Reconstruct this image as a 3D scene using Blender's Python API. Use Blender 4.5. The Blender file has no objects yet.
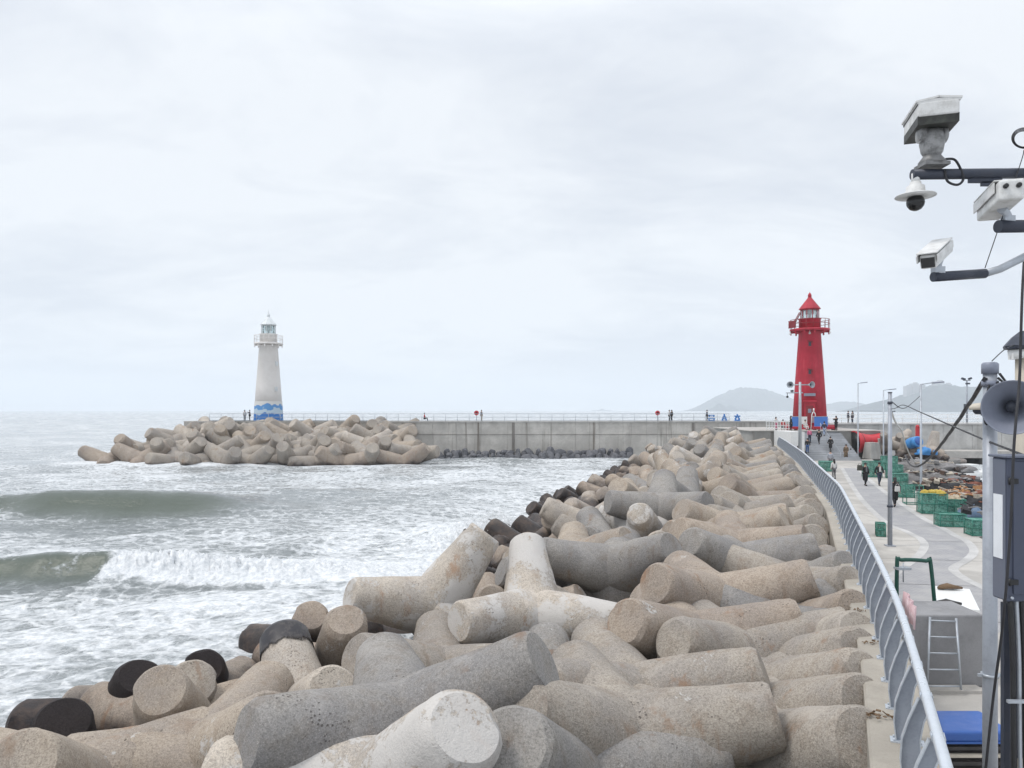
import bpy, bmesh, math, random
import numpy as np
from mathutils import Vector, Matrix, Quaternion, Euler
R = math.radians
rnd = random.Random(7)
npr = np.random.default_rng(11)
scene = bpy.context.scene
col = scene.collection

# ------------------------------------------------------------------ camera, sky, sun, exposure
CAM_Z = 7.6            # eye height above the sea; the quay is at z = 2
F = 760.0              # focal length in pixels
cam_data = bpy.data.cameras.new('camera')
cam_data.lens = 36.0 * F / 1024.0
cam_data.sensor_width = 36.0
cam_data.shift_y = 26.0 / 1024.0
cam_data.clip_start = 0.1
cam_data.clip_end = 30000
cam = bpy.data.objects.new('camera', cam_data)
cam.location = (0, 0, CAM_Z)
cam.rotation_euler = (R(90), 0, 0)
col.objects.link(cam)
scene.camera = cam

SUN_EL, SUN_AZ = 60.0, -100.0      # azimuth measured from +Y (view direction) towards +X
world = bpy.data.worlds.new('World')
scene.world = world
world.use_nodes = True
wn, wl = world.node_tree.nodes, world.node_tree.links
wn.clear()
w_out = wn.new('ShaderNodeOutputWorld')
w_bg = wn.new('ShaderNodeBackground')
w_bg.inputs['Strength'].default_value = 0.1
w_sky = wn.new('ShaderNodeTexSky')
w_sky.sky_type = 'NISHITA'
w_sky.sun_disc = False
w_sky.sun_elevation = R(SUN_EL)
w_sky.sun_rotation = R(SUN_AZ)
w_sky.air_density = 1.0
w_sky.dust_density = 2.0
def wmath(op, a, b=None, c=None):
    n = wn.new('ShaderNodeMath'); n.operation = op
    for i, v in enumerate((a, b, c)):
        if v is None: continue
        if isinstance(v, (int, float)): n.inputs[i].default_value = v
        else: wl.new(v, n.inputs[i])
    return n.outputs[0]
w_tc = wn.new('ShaderNodeTexCoord')
w_sep = wn.new('ShaderNodeSeparateXYZ'); wl.new(w_tc.outputs['Generated'], w_sep.inputs[0])
zz = wmath('ADD', wmath('MAXIMUM', w_sep.outputs[2], 0.0), 0.24)
w_cmb = wn.new('ShaderNodeCombineXYZ')
wl.new(wmath('DIVIDE', w_sep.outputs[0], zz), w_cmb.inputs[0])
wl.new(wmath('MULTIPLY', wmath('DIVIDE', w_sep.outputs[1], zz), 1.5), w_cmb.inputs[1])
def wnoise(scale, detail, rough, dist, off):
    m = wn.new('ShaderNodeMapping'); m.inputs['Location'].default_value = off
    wl.new(w_cmb.outputs[0], m.inputs[0])
    n = wn.new('ShaderNodeTexNoise'); n.inputs['Scale'].default_value = scale
    n.inputs['Detail'].default_value = detail; n.inputs['Roughness'].default_value = rough
    n.inputs['Distortion'].default_value = dist
    wl.new(m.outputs[0], n.inputs['Vector'])
    return n.outputs['Fac']
n1 = wnoise(0.55, 5, 0.55, 0.4, (3.1, 1.7, 0)); n2 = wnoise(1.7, 8, 0.62, 0.6, (0.4, 5.2, 0))
cl = wmath('ADD', wmath('MULTIPLY', n1, 0.62), wmath('MULTIPLY', n2, 0.38))
w_rmp = wn.new('ShaderNodeValToRGB')
w_rmp.color_ramp.elements[0].position = 0.42; w_rmp.color_ramp.elements[0].color = (7.3, 7.75, 8.45, 1)
w_rmp.color_ramp.elements[1].position = 0.56; w_rmp.color_ramp.elements[1].color = (9.1, 9.45, 9.85, 1)
wl.new(cl, w_rmp.inputs[0])
# an overcast sky is brighter overhead than at the horizon
up = wmath('MULTIPLY', wmath('SMOOTH_MAX', wmath('SUBTRACT', w_sep.outputs[2], 0.42), 0.0, 0.1), 1.5)
w_gain = wn.new('ShaderNodeVectorMath'); w_gain.operation = 'SCALE'
wl.new(w_rmp.outputs[0], w_gain.inputs[0]); wl.new(wmath('ADD', up, 1.0), w_gain.inputs['Scale'])
w_mix = wn.new('ShaderNodeMix'); w_mix.data_type = 'RGBA'; w_mix.inputs[0].default_value = 0.92
wl.new(w_sky.outputs[0], w_mix.inputs[6]); wl.new(w_gain.outputs[0], w_mix.inputs[7])
wl.new(w_mix.outputs[2], w_bg.inputs['Color'])
wl.new(w_bg.outputs[0], w_out.inputs[0])

sun_data = bpy.data.lights.new('sun', 'SUN')
sun_data.energy = 1.5
sun_data.angle = R(11)
sun_data.color = (1.0, 0.95, 0.88)
sun = bpy.data.objects.new('sun', sun_data)
d = Vector((math.sin(R(SUN_AZ)) * math.cos(R(SUN_EL)), math.cos(R(SUN_AZ)) * math.cos(R(SUN_EL)), math.sin(R(SUN_EL))))
sun.rotation_euler = d.to_track_quat('Z', 'Y').to_euler()
sun.location = d * 100
col.objects.link(sun)

scene.view_settings.view_transform = 'Standard'
scene.view_settings.look = 'None'
scene.view_settings.exposure = 0.06
scene.view_settings.gamma = 1.0
scene.cycles.use_denoising = True
scene.cycles.max_bounces = 8
scene.cycles.diffuse_bounces = 2
scene.cycles.glossy_bounces = 3
scene.cycles.transmission_bounces = 4
scene.cycles.volume_bounces = 4

# ------------------------------------------------------------------ helpers
def at(px, py, z):
    """the point at height z that lies under picture position px, py (used for plan layout)"""
    Y = F * (CAM_Z - z) / (py - 410.0)
    return Vector(((px - 512.0) / F * Y, Y, z))
def on(px, py, Y):
    return Vector(((px - 512.0) / F * Y, Y, CAM_Z - (py - 410.0) / F * Y))

class MB:
    def __init__(s):
        s.v, s.f, s.mi, s.sm = [], [], [], []
    def face(s, pts, smooth=False, mi=0):
        i = len(s.v); s.v += [tuple(p) for p in pts]
        s.f.append(tuple(range(i, i + len(pts)))); s.mi.append(mi); s.sm.append(smooth)
    def box(s, c, size, rot=None, mi=0, taper=1.0):
        c = Vector(c); h = [x / 2 for x in size]
        i = len(s.v)
        for z in (-1, 1):
            k = taper if z > 0 else 1.0
            for x, y in ((-1, -1), (1, -1), (1, 1), (-1, 1)):
                p = Vector((x * h[0] * k, y * h[1] * k, z * h[2]))
                if rot is not None: p = rot @ p
                s.v.append(tuple(c + p))
        for q in ((0, 3, 2, 1), (4, 5, 6, 7), (0, 1, 5, 4), (1, 2, 6, 5), (2, 3, 7, 6), (3, 0, 4, 7)):
            s.f.append(tuple(i + a for a in q)); s.mi.append(mi); s.sm.append(False)
    def rings(s, rings, cap0=True, cap1=True, smooth=True, mi=0, closed=False):
        n = len(rings[0]); i = len(s.v)
        for r in rings: s.v += [tuple(p) for p in r]
        m = len(rings)
        for a in range(m if closed else m - 1):
            b = (a + 1) % m
            for k in range(n):
                s.f.append((i + a * n + k, i + a * n + (k + 1) % n, i + b * n + (k + 1) % n, i + b * n + k)); s.mi.append(mi); s.sm.append(smooth)
        if cap0 and not closed:
            s.f.append(tuple(i + k for k in reversed(range(n)))); s.mi.append(mi); s.sm.append(False)
        if cap1 and not closed:
            s.f.append(tuple(i + (m - 1) * n + k for k in range(n))); s.mi.append(mi); s.sm.append(False)
    def tube(s, pts, r, n=10, mi=0, caps=True, smooth=True):
        pts = [Vector(p) for p in pts]
        rr = r if isinstance(r, (list, tuple)) else [r] * len(pts)
        rings = []; up = None
        for k, p in enumerate(pts):
            a = pts[max(k - 1, 0)]; b = pts[min(k + 1, len(pts) - 1)]
            t = (b - a)
            if t.length < 1e-9: t = Vector((0, 0, 1))
            t.normalize()
            if up is None:
                up = Vector((0, 0, 1)) if abs(t.z) < .9 else Vector((1, 0, 0))
            x = t.cross(up)
            if x.length < 1e-6: x = t.orthogonal()
            x.normalize(); y = t.cross(x).normalized(); up = -y
            if up.dot(Vector((0, 0, 1))) < -2: up = y
            rings.append([p + (x * math.cos(2 * math.pi * j / n) - y * math.sin(2 * math.pi * j / n)) * rr[k] for j in range(n)])
        s.rings(rings, caps, caps, smooth, mi)
    def lathe(s, prof, c=(0, 0, 0), axis=None, n=24, mi=0, smooth=True, caps=True):
        """prof: list of (radius, height along axis)"""
        c = Vector(c); q = Quaternion() if axis is None else Vector((0, 0, 1)).rotation_difference(Vector(axis).normalized())
        rings = []
        for r, h in prof:
            r = max(r, 1e-4)
            rings.append([c + q @ Vector((r * math.cos(2 * math.pi * j / n), r * math.sin(2 * math.pi * j / n), h)) for j in range(n)])
        s.rings(rings, caps, caps, smooth, mi)
    def prism(s, poly, z0, z1, mi=0):
        i = len(s.v); n = len(poly)
        s.v += [(p[0], p[1], z0) for p in poly] + [(p[0], p[1], z1) for p in poly]
        s.f.append(tuple(i + k for k in reversed(range(n)))); s.f.append(tuple(i + n + k for k in range(n)))
        for k in range(n): s.f.append((i + k, i + (k + 1) % n, i + n + (k + 1) % n, i + n + k))
        s.mi += [mi] * (n + 2); s.sm += [False] * (n + 2)
    def ball(s, c, r, n=12, mi=0, sc=(1, 1, 1)):
        c = Vector(c); m = max(4, n // 2); rings = []
        for a in range(m + 1):
            t = math.pi * a / m; rr = max(math.sin(t), 1e-3); h = -math.cos(t)
            rings.append([c + Vector((rr * math.cos(2 * math.pi * j / n) * r * sc[0], rr * math.sin(2 * math.pi * j / n) * r * sc[1], h * r * sc[2])) for j in range(n)])
        s.rings(rings, True, True, True, mi)
    def mesh(s, name):
        me = bpy.data.meshes.new(name)
        me.from_pydata(s.v, [], s.f)
        me.polygons.foreach_set('use_smooth', s.sm)
        me.polygons.foreach_set('material_index', s.mi)
        me.update()
        return me
    def build(s, name, mats, parent=None):
        return link(name, s.mesh(name), mats, parent)

def link(name, me, mats=None, parent=None):
    if mats is not None and not me.materials:
        for m in (mats if isinstance(mats, (list, tuple)) else [mats]): me.materials.append(m)
    o = bpy.data.objects.new(name, me); col.objects.link(o)
    if parent is not None: o.parent = parent
    return o
def tag(o, label=None, cat=None, group=None, kind=None):
    if label: o['label'] = label
    if cat: o['category'] = cat
    if group: o['group'] = group
    if kind: o['kind'] = kind
    return o
def thing(name, label, cat, loc=(0, 0, 0), rz=0.0, group=None):
    o = bpy.data.objects.new(name, None); o.empty_display_size = .2
    o.location = loc; o.rotation_euler = (0, 0, rz); col.objects.link(o)
    return tag(o, label, cat, group)
def copy_tree(o, parent=None):
    c = o.copy(); col.objects.link(c)
    if parent is not None: c.parent = parent
    for ch in list(o.children): copy_tree(ch, c)
    return c
def bevel(o, w=.01, seg=2):
    m = o.modifiers.new('bevel', 'BEVEL'); m.width = w; m.segments = seg; m.limit_method = 'ANGLE'; m.angle_limit = R(40)
    return o

# ------------------------------------------------------------------ materials
class NT:
    def __init__(s, name):
        s.m = bpy.data.materials.new(name); s.m.use_nodes = True
        s.t = s.m.node_tree; s.n = s.t.nodes; s.l = s.t.links
        s.b = s.n['Principled BSDF']
    def node(s, t, **kw):
        n = s.n.new(t)
        for k, v in kw.items(): setattr(n, k, v)
        return n
    def set(s, sock, v):
        if isinstance(v, bpy.types.NodeSocket): s.l.new(v, sock)
        else: sock.default_value = v
    def coord(s, kind='Object', scale=(1, 1, 1), loc=(0, 0, 0)):
        m = s.node('ShaderNodeMapping'); m.inputs['Scale'].default_value = scale; m.inputs['Location'].default_value = loc
        if kind == 'World': s.l.new(s.node('ShaderNodeNewGeometry').outputs['Position'], m.inputs[0])
        else: s.l.new(s.node('ShaderNodeTexCoord').outputs[kind], m.inputs[0])
        return m.outputs[0]
    def noise(s, vec, scale, detail=4, rough=.55, dist=0.0, out='Fac'):
        n = s.node('ShaderNodeTexNoise'); s.l.new(vec, n.inputs['Vector'])
        n.inputs['Scale'].default_value = scale; n.inputs['Detail'].default_value = detail
        n.inputs['Roughness'].default_value = rough; n.inputs['Distortion'].default_value = dist
        return n.outputs[out]
    def voro(s, vec, scale, feature='F1', out='Distance', rand=1.0):
        n = s.node('ShaderNodeTexVoronoi', feature=feature); s.l.new(vec, n.inputs['Vector'])
        n.inputs['Scale'].default_value = scale; n.inputs['Randomness'].default_value = rand
        return n.outputs[out]
    def math(s, op, a, b=0.0, c=0.0, clamp=False):
        n = s.node('ShaderNodeMath', operation=op, use_clamp=clamp)
        s.set(n.inputs[0], a); s.set(n.inputs[1], b); s.set(n.inputs[2], c)
        return n.outputs[0]
    def sstep(s, x, a, b, lo=0.0, hi=1.0):
        n = s.node('ShaderNodeMapRange', interpolation_type='SMOOTHSTEP')
        s.set(n.inputs['Value'], x); s.set(n.inputs['From Min'], a); s.set(n.inputs['From Max'], b)
        s.set(n.inputs['To Min'], lo); s.set(n.inputs['To Max'], hi)
        return n.outputs[0]
    def mix(s, f, a, b, mode='MIX'):
        n = s.node('ShaderNodeMix', data_type='RGBA', blend_type=mode)
        s.set(n.inputs[0], f)
        s.set(n.inputs[6], a if isinstance(a, bpy.types.NodeSocket) else (*a[:3], 1))
        s.set(n.inputs[7], b if isinstance(b, bpy.types.NodeSocket) else (*b[:3], 1))
        return n.outputs[2]
    def bump(s, h, strength=.3, dist=.02):
        n = s.node('ShaderNodeBump'); n.inputs['Strength'].default_value = strength; n.inputs['Distance'].default_value = dist
        s.l.new(h, n.inputs['Height']); s.l.new(n.outputs[0], s.b.inputs['Normal'])
    def done(s, color=None, rough=None, metal=None, spec=None):
        if color is not None: s.set(s.b.inputs['Base Color'], color if isinstance(color, bpy.types.NodeSocket) else (*color[:3], 1))
        if rough is not None: s.set(s.b.inputs['Roughness'], rough)
        if metal is not None: s.set(s.b.inputs['Metallic'], metal)
        if spec is not None: s.set(s.b.inputs['Specular IOR Level'], spec)
        return s.m

def paint(name, c, rough=.5, metal=0.0, dirt=.25, scale=3.0, dirtc=None):
    t = NT(name); v = t.coord('Object')
    n = t.noise(v, scale, 6, .65); n2 = t.noise(v, scale * 9, 3, .6)
    dc = dirtc or tuple(x * .55 for x in c)
    f = t.math('MULTIPLY', t.sstep(t.math('ADD', t.math('MULTIPLY', n, .75), t.math('MULTIPLY', n2, .25)), .42, .68), dirt)
    t.bump(n2, .08, .004)
    return t.done(t.mix(f, c, dc), t.sstep(n, .3, .7, max(rough - .1, .05), min(rough + .12, 1)), metal)

def concrete(name, c, stain=.4, vertical=False, panel=None, coord='World', scale=1.0):
    t = NT(name); v = t.coord(coord)
    n = t.noise(v, .55 * scale, 6, .6); n2 = t.noise(v, 4 * scale, 5, .65); n3 = t.noise(v, 45 * scale, 2, .6)
    base = t.mix(t.sstep(n, .35, .68), tuple(x * .84 for x in c), tuple(min(x * 1.12, 1) for x in c))
    base = t.mix(t.math('MULTIPLY', t.sstep(n2, .48, .72), .35), base, tuple(x * .66 for x in c))
    base = t.mix(t.math('MULTIPLY', t.sstep(n3, .5, .7), .25), base, tuple(x * .6 for x in c))
    if vertical:
        sv = t.coord(coord, (.9, .9, .035))
        s1 = t.noise(sv, 1.0, 5, .7)
        base = t.mix(t.math('MULTIPLY', t.sstep(s1, .54, .70), stain), base, (.14, .115, .09))
        s2 = t.noise(t.coord(coord, (2.2, 2.2, .09), (7, 3, 1)), 1.0, 4, .6)
        base = t.mix(t.math('MULTIPLY', t.sstep(s2, .6, .72), stain * .8), base, (.5, .48, .44))
    t.bump(t.math('ADD', t.math('MULTIPLY', n2, .6), t.math('MULTIPLY', n3, .4)), .25, .02)
    return t.done(base, .88, 0, .25)

# cast armour block concrete: tint from the object's colour, alpha = how much pale crust it carries
def armour_material():
    t = NT('armour_concrete')
    oi = t.node('ShaderNodeObjectInfo')
    loc = t.node('ShaderNodeVectorMath', operation='ADD')
    t.l.new(t.node('ShaderNodeTexCoord').outputs['Object'], loc.inputs[0])
    sc = t.node('ShaderNodeVectorMath', operation='SCALE'); t.l.new(oi.outputs['Location'], sc.inputs[0]); sc.inputs['Scale'].default_value = 1.7
    t.l.new(sc.outputs[0], loc.inputs[1]); v = loc.outputs[0]
    big = t.noise(v, .8, 5, .6); mid = t.noise(v, 3.2, 6, .68); fine = t.noise(v, 26, 4, .7); grit = t.noise(v, 55, 3, .65)
    tint = oi.outputs['Color']
    c = t.mix(t.sstep(big, .32, .68), t.mix(1, tint, (.80, .80, .82), 'MULTIPLY'), t.mix(1, tint, (1.13, 1.10, 1.05), 'MULTIPLY'))
    c = t.mix(t.math('MULTIPLY', t.sstep(mid, .48, .70), .5), c, t.mix(1, tint, (.62, .55, .48), 'MULTIPLY'))
    c = t.mix(t.math('MULTIPLY', t.sstep(fine, .46, .62), .55), c, t.mix(1, tint, (.50, .48, .47), 'MULTIPLY'))
    c = t.mix(t.math('MULTIPLY', t.sstep(grit, .54, .68), .55), c, t.mix(1, tint, (1.55, 1.5, 1.42), 'MULTIPLY'))
    c = t.mix(t.math('MULTIPLY', t.sstep(grit, .46, .34), .55), c, t.mix(1, tint, (.45, .42, .40), 'MULTIPLY'))
    run = t.noise(t.coord('World', (2.6, 2.6, .32)), 1.0, 6, .68); c = t.mix(t.math('MULTIPLY', t.sstep(run, .52, .70), .42), c, t.mix(1, tint, (.58, .47, .39), 'MULTIPLY'))
    run2 = t.noise(t.coord('World', (1.1, 1.1, .5), (5, 2, 8)), 1.0, 6, .7); c = t.mix(t.math('MULTIPLY', t.sstep(run2, .55, .66), .35), c, t.mix(1, tint, (1.35, 1.33, 1.32), 'MULTIPLY'))
    rst = t.noise(v, .9, 4, .6); c = t.mix(t.math('MULTIPLY', t.math('MULTIPLY', t.sstep(run, .54, .66), t.sstep(rst, .52, .64)), .55), c, t.mix(1, tint, (.78, .50, .33), 'MULTIPLY'))
    # pale crust of lime and bird lime, ragged edges
    crust = t.math('ADD', t.noise(v, 1.1, 3, .6), t.math('MULTIPLY', t.math('SUBTRACT', t.noise(v, 14, 5, .75), .5), .55))
    thr = t.math('SUBTRACT', .78, t.math('MULTIPLY', oi.outputs['Alpha'], .32))
    cf = t.sstep(t.math('SUBTRACT', crust, thr), 0.0, .05)
    c = t.mix(t.math('MULTIPLY', cf, .8), c, (.56, .54, .52))
    # pits and chipped blotches
    pit = t.voro(v, 17); pm = t.sstep(t.noise(v, 1.3, 3, .6), .55, .70)
    pf = t.math('MULTIPLY', t.sstep(pit, .30, .16), pm)
    c = t.mix(t.math('MULTIPLY', pf, .75), c, (.07, .06, .055))
    # tide band: black algae and wet concrete up to about a metre above the sea
    geo = t.node('ShaderNodeNewGeometry'); sp = t.node('ShaderNodeSeparateXYZ'); t.l.new(geo.outputs['Position'], sp.inputs[0])
    wv = t.noise(t.coord('World'), .9, 4, .6)
    lev = t.math('ADD', t.math('SUBTRACT', sp.outputs[2], t.sstep(sp.outputs[1], 27, 40, 0, 1.35)), t.math('MULTIPLY', t.math('SUBTRACT', wv, .5), -1.7))
    lev = t.math('ADD', lev, t.sstep(t.math('ADD', sp.outputs[1], t.math('MULTIPLY', sp.outputs[0], -.3)), 98, 104, 0, 2.3)); wet = t.sstep(lev, 1.95, 1.15)
    algae = t.mix(t.sstep(mid, .4, .65), (.016, .013, .015), (.060, .040, .032))
    c = t.mix(t.math('MULTIPLY', wet, .94), c, algae)
    damp = t.sstep(lev, 2.9, 1.2)
    c = t.mix(t.math('MULTIPLY', damp, .35), c, t.mix(1, c, (.70, .58, .50), 'MULTIPLY'))
    h = t.math('ADD', t.math('MULTIPLY', mid, .5), t.math('ADD', t.math('MULTIPLY', fine, .28), t.math('MULTIPLY', grit, .16)))
    h = t.math('ADD', h, t.math('MULTIPLY', cf, .08))
    h = t.math('SUBTRACT', h, t.math('MULTIPLY', pf, .5))
    t.bump(h, .8, .06)
    return t.done(c, t.math('SUBTRACT', .92, t.math('MULTIPLY', wet, .5)), 0, .3)

M = {}
M['armour'] = armour_material()
ta = NT('algae_black'); va = ta.coord('Object'); na = ta.noise(va, 5, 5, .7); za = ta.node('ShaderNodeSeparateXYZ'); ta.l.new(va, za.inputs[0])
ta.l.new(ta.sstep(ta.math('ADD', za.outputs[2], ta.math('MULTIPLY', ta.math('SUBTRACT', na, .5), .55)), 1.74, 1.80), ta.b.inputs['Alpha'])
M['algae'] = ta.done(ta.mix(ta.sstep(na, .45, .65), (.016, .014, .018), (.06, .052, .05)), .5)
M['wall'] = concrete('wall_concrete', (.54, .515, .475), .85, True)
M['parapet'] = concrete('parapet_concrete', (.40, .365, .315), .5)
t = NT('quay_concrete'); v = t.coord('World'); q1 = t.noise(v, .35, 6, .62, .5); q2 = t.noise(v, 2.2, 6, .7); q3 = t.noise(v, 30, 2, .6); q4 = t.noise(t.coord('World', (.9, .18, 1)), 1.0, 5, .6)
qc = t.mix(t.sstep(q1, .36, .64), (.39, .37, .345), (.52, .495, .46)); qc = t.mix(t.math('MULTIPLY', t.sstep(q2, .52, .72), .4), qc, (.26, .245, .225))
qc = t.mix(t.math('MULTIPLY', t.sstep(q4, .58, .70), .4), qc, (.22, .21, .20)); qc = t.mix(t.math('MULTIPLY', t.sstep(q3, .5, .7), .25), qc, (.30, .285, .265))
t.bump(q2, .2, .02); M['quay'] = t.done(qc, .85, 0, .25)
M['block'] = concrete('block_concrete', (.26, .258, .265), .35, True, None, 'Object')
M['plaza'] = concrete('plaza_concrete', (.36, .35, .33), .5, True)
M['stair'] = concrete('stair_concrete', (.42, .43, .45), .3)
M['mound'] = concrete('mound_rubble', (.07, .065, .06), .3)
M['rail_blue'] = paint('railing_paint', (.31, .34, .395), .45, .2, .35, 4, (.13, .14, .17))
M['rail_light'] = paint('rail_galvanised', (.62, .66, .71), .35, .35, .25, 4, (.38, .41, .45))
M['steel'] = paint('galvanised_steel', (.42, .45, .49), .45, .5, .35, 5, (.26, .27, .29))
M['pole'] = paint('pole_grey', (.36, .385, .43), .5, .25, .4, 4, (.22, .23, .26))
M['dark_steel'] = paint('dark_steel', (.035, .042, .062), .45, .2, .3, 5, (.08, .08, .09))
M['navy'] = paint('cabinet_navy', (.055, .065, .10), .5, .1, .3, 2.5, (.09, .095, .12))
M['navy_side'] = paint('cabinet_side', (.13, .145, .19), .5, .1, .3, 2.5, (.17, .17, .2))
M['white'] = paint('white_paint', (.78, .78, .77), .45, 0, .3, 5, (.5, .5, .48))
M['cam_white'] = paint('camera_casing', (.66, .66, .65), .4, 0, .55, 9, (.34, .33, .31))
M['cam_under'] = paint('camera_underside', (.022, .022, .02), .6, 0, .5, 12, (.10, .11, .09))  # near-black tone for the lower part of the big camera casing
M['black'] = paint('black_rubber_and_hollow', (.012, .012, .013), .5, 0, .2, 6)
M['glass_black'] = paint('dark_dome_glass', (.008, .008, .009), .08, 0, .05, 6)
M['cable'] = paint('cable_black', (.018, .018, .022), .6, 0, .3, 6)
M['cable_white'] = paint('rope_white', (.62, .62, .60), .7, 0, .3, 6)
M['horn'] = paint('horn_grey', (.23, .25, .31), .5, .1, .35, 5, (.17, .18, .23))
M['horn_dark'] = paint('horn_throat', (.04, .045, .06), .6, 0, .2, 5)
t = NT('lighthouse_red'); v = t.coord('Object'); r1 = t.noise(t.coord('Object', (2.2, 2.2, .12)), 1.0, 6, .68); r2 = t.noise(v, .45, 5, .6); r3 = t.noise(v, 5, 5, .7)
rc = t.mix(t.sstep(r2, .35, .65), (.36, .006, .024), (.47, .014, .040)); rc = t.mix(t.math('MULTIPLY', t.sstep(r1, .50, .68), .5), rc, (.22, .010, .020))
rc = t.mix(t.math('MULTIPLY', t.sstep(r1, .44, .30), .3), rc, (.56, .10, .11)); rc = t.mix(t.math('MULTIPLY', t.sstep(r3, .6, .75), .4), rc, (.25, .03, .025))
M['red'] = t.done(rc, .6, 0)
M['red_dark'] = paint('red_dark_steel', (.22, .014, .022), .5, 0, .4, 2)  # deeper red than the tower, for railing, door, hoods and ladder
M['red_plastic'] = paint('red_plastic', (.55, .022, .035), .45, 0, .35, 1.2, (.38, .02, .03))
M['light_white'] = paint('lighthouse_white', (.74, .715, .69), .55, 0, .35, .6, (.58, .545, .51))
M['roof_grey'] = paint('lantern_roof_pale', (.66, .69, .70), .5, 0, .3, 1)
M['blue'] = paint('blue_paint', (.035, .20, .55), .5, 0, .2, 3)
M['blue_tarp'] = paint('blue_tarpaulin', (.03, .10, .36), .45, 0, .4, 3, (.05, .15, .42))
M['blue_bright'] = paint('bright_blue_plastic', (.05, .25, .58), .4, 0, .3, 3)
M['green_pipe'] = paint('green_pipe', (.012, .075, .055), .45, .1, .3, 5)
M['teal'] = paint('teal_frame', (.02, .20, .15), .5, 0, .4, 4, (.10, .09, .06))
M['wood_dark'] = paint('dark_slats', (.05, .045, .045), .7, 0, .5, 6)
M['paper'] = paint('paper_white', (.74, .76, .79), .6, 0, .15, 3)
M['beige_box'] = paint('beige_box', (.55, .50, .42), .6, 0, .4, 4)
M['leaf'] = paint('dry_leaves', (.16, .10, .055), .8, 0, .5, 9)
M['pink'] = paint('pink_cloth', (.60, .40, .42), .8, 0, .9, 9, (.72, .60, .62))
M['skin'] = paint('skin', (.50, .32, .24), .6, 0, .1, 4)
M['hair'] = paint('hair_black', (.012, .010, .009), .5, 0, .2, 8)

# ------------------------------------------------------------------ plan of the place
RAIL = [(2.0, 1.60), (3.5, 2.25), (6.26, 3.48), (6.8, 3.72), (11.8, 5.89), (17.25, 8.0), (29.9, 12.8), (53.4, 20.35), (72, 25.9), (84, 29.4)]
_ry = np.array([a for a, b in RAIL]); _rx = np.array([b for a, b in RAIL])
_gy = np.linspace(-4, 100, 1041); _gx = np.interp(_gy, _ry, _rx)
_gx[_gy < _ry[0]] = _rx[0] + (_gy[_gy < _ry[0]] - _ry[0]) * .5; _gx[_gy > _ry[-1]] = _rx[-1] + (_gy[_gy > _ry[-1]] - _ry[-1]) * .29
_kw = np.exp(-(np.arange(-40, 41) / 18.0) ** 2); _gx[40:-40] = np.convolve(_gx, _kw / _kw.sum(), 'valid')
def rail_x(Y): return float(np.interp(Y, _gy, _gx))
def rail_dir(Y):
    v = Vector((rail_x(Y + .1) - rail_x(Y - .1), .2, 0)); return v.normalized()
def rail_pt(Y, u, z):
    """u metres to the landward side of the railing line"""
    t = rail_dir(Y); n = Vector((t.y, -t.x, 0))
    return Vector((rail_x(Y), Y, 0)) + n * u + Vector((0, 0, z))
QZ, PZ = 2.0, 3.7          # quay level, parapet top
def quay_x(Y): return 20.0 + (Y - 32.0) * 0.385 if Y > 32 else 20.0 - (32.0 - Y) * 0.22

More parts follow.
